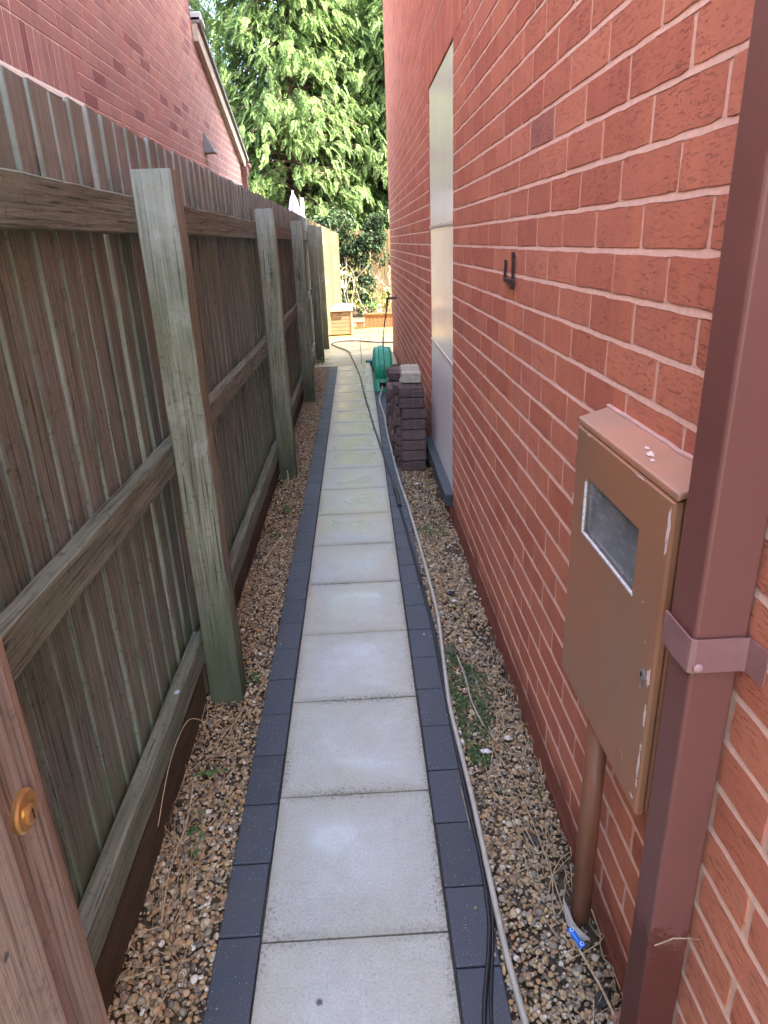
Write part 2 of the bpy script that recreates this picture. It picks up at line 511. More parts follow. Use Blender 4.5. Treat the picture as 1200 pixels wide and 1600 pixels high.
tag(pj.build('yard_bed', M_SOIL), kind='structure')
M_DECK = wood_mat('yellow_deck', 'x', (.27,.19,.045), (.34,.24,.065), (.10,.07,.02), .3, (.20,.20,.035), None, .6)
dk = MB()
y = 12.07
while y < 13.9:
    dk.box(-1.1, 2.4, y, y+.138, -.04, .002+rnd.uniform(-.001,.001)); y += .143
tag(dk.build('yard_decking', M_DECK, bevel=.003), kind='structure')

# ------------------------------------------------------------------ gravel
def ico(sub):
    import bmesh
    bm = bmesh.new(); bmesh.ops.create_icosphere(bm, subdivisions=sub, radius=1)
    v = np.array([p.co[:] for p in bm.verts]); f = np.array([[q.index for q in p.verts] for p in bm.faces]); bm.free()
    return v, f
def gravel():
    VV = []; FF = []; base = 0
    for (ya, yb, sub, dens) in ((.55, 1.7, 2, 15500), (1.7, 3.6, 2, 12500), (3.6, 9.2, 1, 8500)):
        tv, tf = ico(sub)
        for (xa, xb) in ((-.66, -.407), (.2555, .50)):
            n = int(dens*(yb-ya)*(xb-xa))
            for var in range(4):
                k = n//4
                t = tv.copy()
                amp = nr.normal(size=(3, 3))*1.3
                t *= (1 + .16*np.sin(t@amp.T + nr.uniform(0, 6, 3)).sum(1))[:, None]
                p = np.stack([nr.uniform(xa, xb, k), nr.uniform(ya, yb, k), nr.uniform(-.017, -.003, k)], 1)
                p[:, 2] += .004*np.sin(p[:, 1]*3.1) + .004*np.sin(p[:, 0]*21+p[:, 1]*7)
                edge = np.minimum(np.abs(p[:, 0]+.66), np.abs(.50-p[:, 0]))
                bare = np.sin(p[:, 1]*6.3+p[:, 0]*13)+np.sin(p[:, 1]*15.1+2)+nr.normal(size=k)*.5
                p = p[~((edge < .09) & (bare > -.2+edge*18) & (nr.random(k) < .8))]; k = len(p)
                s = np.clip(nr.lognormal(-5.33, .30, k), .003, .0105)
                s3 = np.stack([s*nr.uniform(.9, 1.45, k), s*nr.uniform(.75, 1.1, k), s*nr.uniform(.5, .85, k)], 1)
                R = rand_rot(k)
                # mostly lying flat
                a = nr.uniform(0, 2*np.pi, k); ca, sa = np.cos(a), np.sin(a); z0 = np.zeros(k); o1 = np.ones(k)
                Rz = np.stack([np.stack([ca,-sa,z0],-1), np.stack([sa,ca,z0],-1), np.stack([z0,z0,o1],-1)], 1)
                msk = nr.random(k) < .6
                R[msk] = Rz[msk]
                v, f = inst(t, tf, R, p, s3)
                VV.append(v); FF.append(f + base); base += len(v)
    k = 150
    p = np.stack([np.where(nr.random(k) < .5, -.405+np.abs(nr.normal(size=k))*.022, .2535-np.abs(nr.normal(size=k))*.02), nr.uniform(.8, 8.5, k), np.full(k, .0035)], 1)
    s = nr.uniform(.0016, .0045, k)
    v, f = inst(tv, tf, rand_rot(k), p, np.stack([s*1.2, s, s*.7], 1))
    VV.append(v); FF.append(f + base); base += len(v)
    o = mesh_np('gravel', np.concatenate(VV), np.concatenate(FF), M_PEB, None, True)
    tag(o, 'tan and brown pea gravel filling both strips beside the path', 'gravel', kind='stuff')
gravel()

# ------------------------------------------------------------------ brick walls
CW, CL = .082, .2454
def brickwall(parent, X, face, y0, y1, z0, z1, zoff, yoff, holes, fine, mats, detail_y=(-9, -9), soldiers=()):
    """face -1: outer face looks to -x (right house); +1: looks to +x."""
    Vs = []; Fs = []
    mb = MB()
    k0 = int(math.floor((z0-zoff)/CW)); k1 = int(math.ceil((z1-zoff)/CW))
    J = .0105
    def one(a, b, za, zb, det):
        dp = rnd.uniform(-.0003, .0007)
        xf = X + face*dp
        xb = X - face*.012
        if det:
            # wobbly outline + eased arris
            ny, nz = 12, 4
            pts = [(a+(b-a)*i/ny, za) for i in range(ny)] + [(b, za+(zb-za)*i/nz) for i in range(nz)] + \
                  [(b-(b-a)*i/ny, zb) for i in range(ny)] + [(a, zb-(zb-za)*i/nz) for i in range(nz)]
            n = len(pts); cy, cz = (a+b)/2, (za+zb)/2
            r0 = []; r1 = []; r2 = []
            w = [rnd.gauss(0, .0011) for _ in range(n)]
            w = [(w[i-1]+2*w[i]+w[(i+1) % n])/3 for i in range(n)]
            for i, (py, pz) in enumerate(pts):
                dy = -1 if py <= a+1e-6 else (1 if py >= b-1e-6 else 0); dz = -1 if pz <= za+1e-6 else (1 if pz >= zb-1e-6 else 0)
                qy, qz = py+dy*w[i], pz+dz*w[i]
                if dy and dz: qy -= dy*.0016; qz -= dz*.0016
                r0.append((xb, qy, qz)); r1.append((xf - face*.0013, qy, qz)); r2.append((xf, qy-dy*.0013, qz-dz*.0013))
            bs = len(mb.v); mb.v += r0+r1+r2
            for q in (0, n):
                for i in range(n):
                    j = (i+1) % n
                    fc = [bs+q+i, bs+q+j, bs+q+n+j, bs+q+n+i]
                    mb.f.append(fc if face < 0 else fc[::-1])
            fc = [bs+2*n+i for i in range(n)]
            mb.f.append(fc if face < 0 else fc[::-1])
        else:
            e = .0016
            bs = len(mb.v)
            for (xx, ee) in ((xb, 0), (xf-face*e, 0), (xf, e)):
                mb.v += [(xx, a+ee, za+ee), (xx, b-ee, za+ee), (xx, b-ee, zb-ee), (xx, a+ee, zb-ee)]
            for q in (0, 4):
                for i in range(4):
                    j = (i+1) % 4
                    fc = [bs+q+i, bs+q+j, bs+q+4+j, bs+q+4+i]
                    mb.f.append(fc if face < 0 else fc[::-1])
            fc = [bs+8+i for i in range(4)]; mb.f.append(fc if face < 0 else fc[::-1])
    for k in range(k0, k1):
        za = zoff + k*CW + J/2; zb = zoff + (k+1)*CW - J/2
        if za < z0-.001 or zb > z1+.03: continue
        i0 = int(math.floor((y0-yoff)/CL))-1
        a = yoff + (k % 2)*CL/2 + i0*CL
        while a < y1:
            b = a + CL
            segs = [(max(a+J/2+rnd.uniform(-.0015,.0015), y0), min(b-J/2+rnd.uniform(-.0015,.0015), y1))]
            for (ha, hb, hz0, hz1) in holes:
                if zb > hz0+.004 and za < hz1-.004:
                    ns = []
                    for (p, q) in segs:
                        if q <= ha or p >= hb: ns.append((p, q)); continue
                        if p < ha: ns.append((p, ha-.004))
                        if q > hb: ns.append((hb+.004, q))
                    segs = ns
            for (p, q) in segs:
                if q-p > .012: one(p, q, za+rnd.uniform(-.0008,.0008), zb+rnd.uniform(-.0008,.0008), detail_y[0] < (p+q)/2 < detail_y[1])
            a = b
    for (sa, sb, sz0, sz1) in soldiers:
        n = round((sb-sa)/CW)
        for i in range(n):
            one(sa+i*(sb-sa)/n+J/2, sa+(i+1)*(sb-sa)/n-J/2, sz0+J/2, sz1-J/2, False)
    return mb.build('wall', mats[0], parent)

# zc0=1.5018 : mortar line index 0
ZOFF = 1.5018 - 25*CW
house = empty('brick_house', (2.5, 4, 0), 'near red brick house wall with pale pink mortar rising along the right of the path', 'house')
DY0, DY1, DZ0, DZ1 = 3.73, 4.86, .16, 2.395
S0, S1 = 3.40, 5.14
holes = [(DY0, DY1, DZ0, DZ1), (S0, S1, DZ1, ZOFF + 36*CW + .082*2+.0)]
SOL_T = DZ1 + CL
holes[1] = (S0, S1, DZ1, SOL_T)
brickwall(house, .5015, -1, -.6, 10.28, -.05, 5.9, ZOFF, 1.1464, holes, True, (M_BRICK,), (.0, 3.7), soldiers=[(S0, S1, DZ1, SOL_T)])
mo = MB()
# mortar sheet + masonry core behind, with a hole for the panel
XM = .5015 + .0016
def rect_yz(mb, x, ya, yb, za, zb): mb.poly([(x,ya,za),(x,ya,zb),(x,yb,zb),(x,yb,za)])
rect_yz(mo, XM, -.6, DY0-.006, -.1, 6.0); rect_yz(mo, XM, DY1+.006, 10.28, -.1, 6.0)
rect_yz(mo, XM, DY0-.006, DY1+.006, DZ1+.004, 6.0); rect_yz(mo, XM, DY0-.006, DY1+.006, -.1, DZ0-.0)
for k in range(-1, 74):
    zb_ = ZOFF + k*CW
    if zb_ > 5.95 or zb_ < -.08: continue
    spans = [(-.6, 10.275)]
    if DZ0-.02 < zb_ < SOL_T - .03: spans = [(-.6, (S0 if zb_ > DZ1 else DY0)-.006), ((S1 if zb_ > DZ1 else DY1)+.006, 10.275)]
    for (a_, b_) in spans:
        n_ = int((b_-a_)/.04)
        for i_ in range(n_):
            y_a = a_+(b_-a_)*i_/n_; y_b = a_+(b_-a_)*(i_+1)/n_
            w1 = .0009*math.sin(y_a*37+k*1.7)+.0006*math.sin(y_a*91+k); w2 = .0009*math.sin(y_b*37+k*1.7)+.0006*math.sin(y_b*91+k)
            h1, h2 = zb_-.0062+w1, zb_-.0062+w2
            mo.poly([(.5012,y_a,h1),(.5036,y_a,zb_+.0056),(.5036,y_b,zb_+.0056),(.5012,y_b,h2)])
mo.build('mortar', M_MORTAR, house)
core = MB()
core.box(.56, 8.5, -.6, 10.27, -.1, 6.04)
core.box(.508, .559, 10.2, 10.279, -.1, 6.0)
core.box(.5155, .559, -.6, -.5, -.1, 6.0)
core.build('masonry', M_MORTAR, house)
# end elevation bricks (far gable return) as simple courses
eb = MB()
for k in range(0, 72):
    za = ZOFF+k*CW
    xx = .5045 + (k % 2)*CL/2
    if k % 2: eb.box(.504, .5045+CL/2-.01, 10.281, 10.287, za+.005, za+CW-.005)
    while xx < 3:
        eb.box(xx, xx+CL-.01, 10.281, 10.287, za+.005, za+CW-.005); xx += CL
eb.build('end_wall_bricks', M_BRICK, house)
rf = MB()  # unseen roof added for its cast shadow; hip and eaves shaped to suit
ex0, ex1, ey0, ey1, ez = .15, 8.9, -1.2, 10.62, 6.15
rf.box(ex0, ex1, ey0, ey1, ez-.10, ez+.02)
P_ = [(ex0,ey0,ez+.02),(ex1,ey0,ez+.02),(ex1,ey1,ez+.02),(ex0,ey1,ez+.02),(4.5,3.0,8.3),(4.5,6.2,8.3)]
for q in ((0,1,4),(1,2,5,4),(2,3,5),(3,0,4,5)): rf.poly([P_[k] for k in q])
rf.build('roof', flat('shadow_roof_tile', (.12,.075,.06), .85, .3, 12, .5), house)
# flush white door panels
def white_panel():
    m = NT('white_panel', .2, .75)
    z = m.xyz()[2]
    n = m.noise(1.0, 4, .6, m.map((1, 14, 1.2)))
    d = m.noise(5, 5, .7)
    b = m.mix(m.rng(n, .4, .7, 0, .4), (.90, .90, .91), (.82, .79, .74))
    b = m.mix(m.rng(z, 1.05, 1.7, 0, .30), b, (.82, .77, .64))  # yellow reflection of the sunny yard painted into the colour, stronger upward
    b = m.mix(m.rng(d, .60, .78, 0, .5), b, (.50, .45, .38))
    m.color(b); m.bump(m.noise(2.2, 3), .25, .01)
    return m.m
M_WHITE = white_panel()
door = MB()
zs = [DZ0, .893, 1.612, DZ1-.002]
for i in range(3):
    door.box(.506, .545, DY0+.003, DY1-.003, zs[i]+.003, zs[i+1]-.003)
dr = door.build('door', M_WHITE, house, bevel=.002)
dr['label'] = 'flush white panelled door'
M_SEAM = flat('aged_white_trim', (.62,.57,.50), .6, .3, 40, .4)
st = MB()
st.box(.5015, .5058, DY0+.003, DY1-.003, .884, .900)
st.build('panel_seam', M_SEAM, dr); st = MB()
plank(st, (.5028, DY0+.003, 1.608), (.5028, DY1-.003, 1.606), (0,0,1), .016, .0055, 20, .0028)
st.build('panel_seam', M_SEAM, dr)
si = MB(); si.box(.455, .56, DY0-.03, DY1+.10, .085, .158)
so = si.build('door_sill', None, house, bevel=.004, seg=2)
_m = NT('sill_paint', .55, .4); _n = _m.noise(40, 5, .7)
_m.color(_m.mix(_m.rng(_n, .5, .75, 0, .5), (.045,.055,.062), (.12,.13,.135))); _m.bump(_n, .3, .001)
so.data.materials.append(_m.m)
ss = MB(); ss.box(.488, .55, DY0+.0, DY1+.08, .0, .084)
ss.build('step_brickwork', M_BRICK, house, bevel=.003)

# neighbour's house on the left
XL = -1.6
nb = empty('brick_house', (-5, 5, 0), 'dull plum brick house behind the left fence with a lean-to and sloping bargeboard', 'house')
ZL = 2.624 - 32*CW
wY0, wY1 = 1.2, 4.84
brickwall(nb, XL, 1, -1, 8.66, 1.0, 5.3, ZL, .1, [(wY0, wY1, 1.15, 2.624)], False, (M_BRICK2,), soldiers=[(wY0, wY1, 2.379, 2.624)])
# lean-to wall, trimmed to the roof slope
def zr(yy): return 3.70 - (yy-8.70)*(1.0/2.73)
lw = MB()
k = 0
while True:
    za = ZL + k*CW
    if za > 3.9: break
    if za > .9:
        a = 8.66 + (k % 2)*CL/2 - CL/2
        while a < 11.3:
            p, q = max(a+.005, 8.665), min(a+CL-.005, 11.30)
            if q > p+.01:
                t0, t1 = min(za+CW-.005, zr(p)-.02), min(za+CW-.005, zr(q)-.02)
                if t0 > za+.01 and t1 > za+.008:
                    lw.hexa([(XL-.012,p,za+.005),(XL,p,za+.005),(XL,q,za+.005),(XL-.012,q,za+.005),(XL-.012,p,t0),(XL,p,t0),(XL,q,t1),(XL-.012,q,t1)])
            a += CL
    k += 1
lw.build('lean_to_wall', M_BRICK2, nb)
ml = MB()
def rect_l(ya, yb, za, zb): ml.poly([(XL-.0028,ya,za),(XL-.0028,yb,za),(XL-.0028,yb,zb),(XL-.0028,ya,zb)])
rect_l(-1, wY0, -.1, 5.6); rect_l(wY1, 8.66, -.1, 5.6); rect_l(wY0, wY1, 2.37, 5.6); rect_l(wY0, wY1, -.1, 1.15)
ml.poly([(XL-.0028,8.66,-.1),(XL-.0028,11.3,-.1),(XL-.0028,11.3,zr(11.3)-.03),(XL-.0028,8.66,zr(8.66)-.03)])
ml.build('mortar', M_MORTAR2, nb)
cb = MB(); cb.box(-8, XL-.10, -1, 8.655, -.1, 5.6); cb.box(-8, XL-.05, 8.657, 11.29, -.1, 2.6)
cb.build('masonry', M_MORTAR2, nb)
wf = MB()
wf.box(XL-.06, XL+.006, wY0, wY1, 2.343, 2.374); wf.box(XL-.06, XL-.02, wY1-.06, wY1, 1.15, 2.345); wf.box(XL-.06, XL-.02, 3.0, 3.06, 1.15, 2.345)
wfo = wf.build('window_frame', flat('upvc', (.72,.70,.68), .4, .05), nb, bevel=.004)
wg = MB(); wg.box(XL-.09, XL-.065, wY0, wY1, 1.15, 2.37)
wgl = wg.build('window_glass', flat('dark_glass', (.03,.035,.04), .08, .05, 3, 0, .8), wfo)
M_BARGE = flat('bargeboard_paint', (.33,.29,.24), .6, .2, 20, .3)
bb = MB()
bb.hexa([(XL+.002,8.66,zr(8.66)-.14),(XL+.06,8.66,zr(8.66)-.14),(XL+.06,11.38,zr(11.38)-.14),(XL+.002,11.38,zr(11.38)-.14),
         (XL+.002,8.66,zr(8.66)+.02),(XL+.06,8.66,zr(8.66)+.02),(XL+.06,11.38,zr(11.38)+.02),(XL+.002,11.38,zr(11.38)+.02)])
bb.build('bargeboard', M_BARGE, nb, bevel=.004)
rl = MB()
rl.hexa([(-6,8.662,zr(8.66)+.025),(XL+.09,8.662,zr(8.66)+.025),(XL+.09,11.48,zr(11.48)+.025),(-6,11.48,zr(11.48)+.025),
         (-6,8.662,zr(8.66)+.075),(XL+.09,8.662,zr(8.66)+.075),(XL+.09,11.48,zr(11.48)+.075),(-6,11.48,zr(11.48)+.075)])
rlo = rl.build('roof', flat('grey_tile', (.17,.16,.16), .8, .25, 20, .5), nb)
fl = MB(); fl.hexa([(XL-.1,8.662,3.76),(XL+.11,8.662,3.76),(XL+.11,8.86,3.71),(XL-.1,8.86,3.71),(XL-.1,8.662,3.84),(XL+.11,8.662,3.84),(XL+.11,8.86,3.76),(XL-.1,8.86,3.76)])
fl.build('lead_flashing', flat('lead', (.36,.40,.42), .5, .2, 20, .3), rlo, bevel=.008)
M_BROWNP = flat('brown_plastic', (.135,.062,.055), .38, .12, 14, .1)
gt = MB()
prof = [(.055*math.cos(a)*1.0, .055*math.sin(a)) for a in [math.pi+math.pi*i/10 for i in range(11)]] + [(.048,.0),(-.048,.0)]
gt.box(XL-.02, XL+.12, 11.40, 11.52, 2.60, 2.68)
gto = gt.build('gutter', M_BROWNP, nb, bevel=.03, seg=3)
dpn = MB(); dpn.box(XL+.015, XL+.08, 11.20, 11.265, 0, 2.56); dpn.box(XL+.005, XL+.09, 11.19, 11.40, 2.50, 2.62)
dpn.build('downpipe', M_BROWNP, nb, bevel=.004)
vc = MB()
vy, vz = 8.62, 2.60
vc.v += [(XL, vy-.09, vz-.09), (XL, vy+.09, vz-.09), (XL, vy, vz+.13), (XL+.12, vy-.09, vz-.09), (XL+.12, vy+.09, vz-.09)]
vc.f += [[0,3,2],[1,2,4],[2,3,4],[0,1,4,3],[0,2,1]]
vc.build('vent_cowl', flat('cowl_grey', (.09,.085,.09), .5), nb)

# ------------------------------------------------------------------ house number
num = MB()
def bar(y0, z0, y1, z1, w, tilt=0):
    plank(num, (.4935, y0, z0), (.4935, y1, z1), (1,0,0), .007, w, 6, .0006)
bar(2.262, 1.378, 2.262, 1.488, .022); bar(2.375, 1.463, 2.375, 1.402, .020); bar(2.385, 1.402, 2.235, 1.402, .016)
for zz in (1.475, 1.39): num.lathe((.489, 2.262, zz), (1,0,0), [(0,.003),(.012,.003)], 8)
no = num.build('house_number', flat('rusty_black_metal', (.045,.028,.024), .55, .4, 60, .5), None)
tag(no, 'rusty dark metal house number 4 fixed on the red brick wall', 'house number')

# ------------------------------------------------------------------ meter cabinet
def cab_mat(name, c):
    m = NT(name, .42, .45)
    n = m.noise(3.5, 4, .6); n2 = m.noise(300, 2)
    b = m.mix(m.rng(n, .35, .7), c, tuple(k*f for k, f in zip(c, (1.35, 1.0, .9))))
    sp = m.noise(70, 5, .75)
    b = m.mix(m.rng(sp, .725, .745, 0, .9), b, (.72, .58, .52))
    gr = m.noise(6, 5, .7, m.map((1, 2.2, .8)))
    b = m.mix(m.rng(gr, .56, .75, 0, .35), b, tuple(k*.72 for k in c))
    m.color(b); m.rough(m.rng(n, .3, .7, .36, .5)); m.bump(n2, .08, .0006)
    return m.m
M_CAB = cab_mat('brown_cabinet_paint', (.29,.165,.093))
M_CABTOP = cab_mat('paler_cabinet_top', (.36,.215,.135))  # paler tone of the cabinet brown for the top plate
M_CHIP = flat('chipped_paint', (.80,.66,.60), .7, .1, 60, .3)
BX, BY0, BY1, BZ0, BZ1 = .437, .885, 1.345, .60, 1.187
mc = empty('meter_cabinet', (.5, 1.11, BZ0), 'brown painted metal meter cabinet with small window fixed to the right wall', 'meter cabinet')
sh = MB()
sh.hexa([(BX+.016,BY0+.003,BZ0),(.5,BY0+.003,BZ0),(.5,BY1-.003,BZ0),(BX+.016,BY1-.003,BZ0),(BX+.016,BY0+.003,BZ1-.010),(.5,BY0+.003,BZ1+.012),(.5,BY1-.003,BZ1+.012),(BX+.016,BY1-.003,BZ1-.010)])
sh.build('shell', M_CAB, mc, bevel=.003, seg=2)
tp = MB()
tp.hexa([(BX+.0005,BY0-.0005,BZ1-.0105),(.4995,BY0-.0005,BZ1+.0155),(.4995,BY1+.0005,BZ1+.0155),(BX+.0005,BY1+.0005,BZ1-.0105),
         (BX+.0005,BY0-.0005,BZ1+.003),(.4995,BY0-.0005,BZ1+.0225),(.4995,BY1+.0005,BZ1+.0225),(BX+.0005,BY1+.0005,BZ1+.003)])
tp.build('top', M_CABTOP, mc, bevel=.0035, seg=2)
mf = MB(); plank(mf, (.4985, BY0-.01, BZ1+.0225), (.4985, BY1+.004, BZ1+.0225), (1,0,0), .010, .006, 16, .0022)
mf.build('mortar_fillet', flat('pink_sealant', (.56,.36,.30), .8, .15, 60, .5), mc)
# door with window opening
WY0, WY1, WZ0, WZ1 = 1.000, 1.272, .968, 1.088
dY0, dY1, dZ0, dZ1 = BY0+.006, BY1-.002, BZ0-.004, BZ1-.012
dm = MB()
O = [(dY0,dZ0),(dY1,dZ0),(dY1,dZ1),(dY0,dZ1)]; I = [(WY0,WZ0),(WY1,WZ0),(WY1,WZ1),(WY0,WZ1)]
e = .004
def P3(x, q): return (x, q[0], q[1])
Oe = [(dY0+e,dZ0+e),(dY1-e,dZ0+e),(dY1-e,dZ1-e),(dY0+e,dZ1-e)]
for i in range(4):
    j = (i+1) % 4
    dm.poly([P3(BX,Oe[i]), P3(BX,I[i]), P3(BX,I[j]), P3(BX,Oe[j])])
    dm.poly([P3(BX+e,O[i]), P3(BX,Oe[i]), P3(BX,Oe[j]), P3(BX+e,O[j])])
    dm.poly([P3(BX+.013,O[i]), P3(BX+e,O[i]), P3(BX+e,O[j]), P3(BX+.013,O[j])])
    dm.poly([P3(BX,I[i]), P3(BX+.008,I[i]), P3(BX+.008,I[j]), P3(BX,I[j])])
cd = dm.build('door', M_CAB, mc)
gm = NT('window_plastic', .22, .5)
gn = gm.noise(1, 5, .7, gm.map((1, 30, 90)))
gs = gm.noise(7, 4, .6)
gm.color(gm.mix(gm.rng(gs, .35, .7), (.10,.115,.13), (.25,.27,.285)))
gm.rough(gm.rng(gn, .3, .7, .10, .35)); gm.bump(gn, .1, .001)
wp = MB(); wp.box(BX+.007, BX+.012, WY0-.003, WY1+.003, WZ0-.003, WZ1+.003)
wp.build('window', gm.m, cd)
ws_ = MB()
t = .003
ws_.box(BX-.0012, BX+.003, WY0-.002, WY1+.002, WZ0-.001, WZ0+t); ws_.box(BX-.0012, BX+.003, WY1-t, WY1+.001, WZ0+t+.0003, WZ1-.012)
ws_.build('window_seal', flat('silver_edge', (.62,.62,.62), .4, .45, 120, .8), cd)
lk = MB(); lk.lathe((BX-.0015, .925, .862), (1,0,0), [(0,.0085),(.001,.0095),(.004,.0095)], 18)
lk.box(BX-.0025, BX-.001, .922, .928, .835, .853)
lk.build('lock', flat('worn_steel', (.45,.45,.47), .3, .4, 150, .5, .5, .8), cd)
kh = MB(); kh.box(BX-.0032, BX-.0028, .9235, .9285, .858, .867)
kh.build('keyhole', flat('black_hole', (.01,.01,.01), .9), cd)
em = MB(); em.lathe((BX-.0012, .975, .655), (1,0,0), [(0,.008),(.0005,.0105),(.002,.0115)], 20)
em.build('embossed_disc', M_CAB, cd)
ch = MB()
def chip(y, z, w, h, g_=rnd):
    ch = MB()
    pts = []
    n = 16
    for i in range(n):
        a = 2*math.pi*i/n; r = g_.uniform(.5, 1.1)
        pts.append((BX-.0006, y+math.cos(a)*w*r, z+math.sin(a)*h*r))
    ch.poly(pts[::-1])
    ch.build('paint_chip', M_CHIP, cd)
for (y_, z_, w_, h_) in ((dY0+.008,1.135,.003,.035), (dY0+.009,1.10,.002,.015), (dY0+.012,.872,.003,.020),(dY0+.009,.80,.0022,.025),(dY0+.009,.70,.0022,.03),(dY0+.009,.735,.0015,.01),(dY0+.02,.62,.008,.003),(.955,.98,.0012,.002),(.93,.92,.0015,.0015),(dY1-.003,1.02,.0015,.012),(dY1-.003,.86,.0015,.008),(dY0+.008,.66,.0016,.012),(1.27,BZ1-.016,.012,.0012),(1.02,BZ1-.0155,.02,.0012)):
    chip(y_, z_, w_*(2.6 if h_ > w_ else 1.2), h_*(1 if h_ > w_ else 1.6))
for (cx, cy, r) in ((.462, 1.045, .010), (.468, 1.075, .006), (.455, 1.02, .006)):
    n = 14; ct = MB()
    ct.poly([(cx+math.cos(2*math.pi*i/n)*r*.6*q, cy+math.sin(2*math.pi*i/n)*r*1.7*q, BZ1+.0042+(cx+math.cos(2*math.pi*i/n)*r*.6*q-BX+.003)*.31) for i in range(n) for q in (rnd.uniform(.35,1.15),)])
    ct.build('paint_splash', M_CHIP, mc)
# cable duct under the cabinet
dc = MB()
R0 = .0225
prof = [(R0*math.cos(math.pi*2*i/20), R0*math.sin(math.pi*2*i/20)) for i in range(20)]
dc.sweep([(.462, 1.150, .01), (.462, 1.150, .30), (.462, 1.150, .598)], prof, side=(1,0,0))
do = dc.build('cable_duct', None, None, smooth=False)
_m = NT('rusty_duct', .5, .4); _n = _m.noise(1, 5, .65, _m.map((30, 30, 4)))
_m.color(_m.mix(_m.rng(_n, .3, .7), (.15,.058,.032), (.27,.115,.065))); _m.bump(_n, .25, .002)
do.data.materials.append(_m.m); do.data.polygons.foreach_set('use_smooth', [len(p.vertices) == 4 for p in do.data.polygons])
tag(do, 'round rusty brown duct running from the meter cabinet down to the gravel', 'duct')

# ------------------------------------------------------------------ downpipe
dp = empty('downpipe', (.46, .8, 0), 'large square maroon brown downpipe in the right foreground beside the meter cabinet', 'downpipe')
def pipe_mat():
    m = NT('maroon_plastic', .4, .45)
    z = m.xyz()[2]
    n = m.noise(2.5, 3); d = m.noise(40, 6, .75)
    b = m.mix(m.rng(n, .3, .7), (.155,.060,.050), (.19,.074,.062))
    w = m.math('SUBTRACT', z, m.math('MULTIPLY', d, .42))
    b = m.mix(m.rng(w, .23, .25, .95, 0), b, (.10,.028,.022))
    b = m.mix(m.rng(m.noise(260, 2), .75, .78, 0, .5), b, (.4, .3, .28))
    m.color(b); m.rough(m.rng(n, .3, .7, .38, .5)); m.bump(m.noise(180, 2), .06, .0006)
    return m.m
M_PIPE = pipe_mat()
PX, PYc, PW = .425, .765, .073
pb = MB(); pb.box(PX, PX+PW, PYc, PYc+PW, 1.0, 5.9)
pb.build('upper_pipe', M_PIPE, dp, bevel=.0055, seg=3)
pb = MB(); pb.box(PX+.0035, PX+PW-.0035, PYc+.0035, PYc+PW-.0035, .0, .999)
pb.build('lower_pipe', M_PIPE, dp, bevel=.0055, seg=3)
bk = MB()
bk.sweep([(PX-.0045, PYc+PW+.004, 1.005), (PX-.0045, PYc+PW-.01, 1.005), (PX-.0045, PYc+.004, 1.005), (PX-.0035, PYc-.001, 1.005), (PX+.002, PYc-.0045, 1.005), (PX+PW-.012, PYc-.0045, 1.005), (PX+PW+.0, PYc-.006, 1.005), (PX+PW+.004, PYc-.045, 1.005)],
         [(-.0018, -.026), (.0018, -.026), (.0018, .026), (-.0018, .026)])
bk.build('bracket', flat('bracket_plastic', (.25,.125,.118), .3, .15, 20, .1, .5), dp, bevel=.001)
bs = MB(); bs.lathe((PX+.008, PYc-.0065, .988), (0,-1,0), [(0,.008),(.002,.0065),(.003,.003)], 16)
bs.build('bracket_stud', flat('stud_pink', (.38,.22,.22), .35), dp, smooth=True)
stw = MB()
stw.tube([(PX+PW+.004, PYc-.012, .47), (PX+.055, PYc-.024, .490), (PX+.028, PYc-.022, .490), (PX+.005, PYc-.012, .462)], .0012, 6)
tag(stw.build('grass_stalk', M_STRAW), 'single curved dry grass stalk clinging to the lower part of the maroon downpipe', 'grass stalk')

# ------------------------------------------------------------------ timber fence
fence = empty('timber_fence', (-.62, 5, 0), 'weathered mossy feather-edge timber fence along the left of the path', 'fence')
def boards(parent, y0, y1, seed, z0=.135, z1=1.870, gap_at=()):
    g_ = random.Random(seed)
    mb = MB()
    y = y0
    while y < y1 - .02:
        w = .112*g_.uniform(.9, 1.1); w2 = w + .012
        if y + w2 > y1: w2 = y1 - y
        zt = z1 + g_.uniform(-.006, .005); zb = z0 + g_.uniform(-.01, .01)
        tt = .0145*g_.uniform(.85, 1.15); sk = g_.uniform(-.003, .003)
        xb = -.667 + g_.uniform(0, .003)
        gp = 0
        if any(abs(y-ga) < .06 for ga in gap_at): w2 -= .026
        elif g_.random() < .12: w2 -= .0165
        n = 8
        pts = []; prof = []
        for i in range(n+1):
            f = i/n
            pts.append((xb, y + sk*f + g_.uniform(-.0012,.0012), zb + (zt-zb)*f))
            wv = g_.uniform(-.0015, .0015); tw = tt + g_.uniform(-.0012,.0012)
            prof.append([(0, 0), (0, -tw+.002), (.004, -tw), (w2+wv, -.006), (w2+wv, 0)])
        # side = +y ; normal must point +x
        mb.sweep(pts, [[(a, b) for a, b in pr] for pr in prof], side=(0,1,0))
        y += w
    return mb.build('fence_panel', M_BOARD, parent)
posts = [-.42, 2.09, 4.60, 7.10, 9.60]
gaps = {0: (1.86,), 1: (3.5,), 2: (5.6,), 3: (8.2, 8.9)}
for i in range(5):
    ya = posts[i] + .0 + (0 if i else -.8); yb = (posts[i+1] if i < 4 else 10.85)
    p = boards(fence, ya+.002, yb-.002, 20+i, gap_at=gaps.get(i, ()))
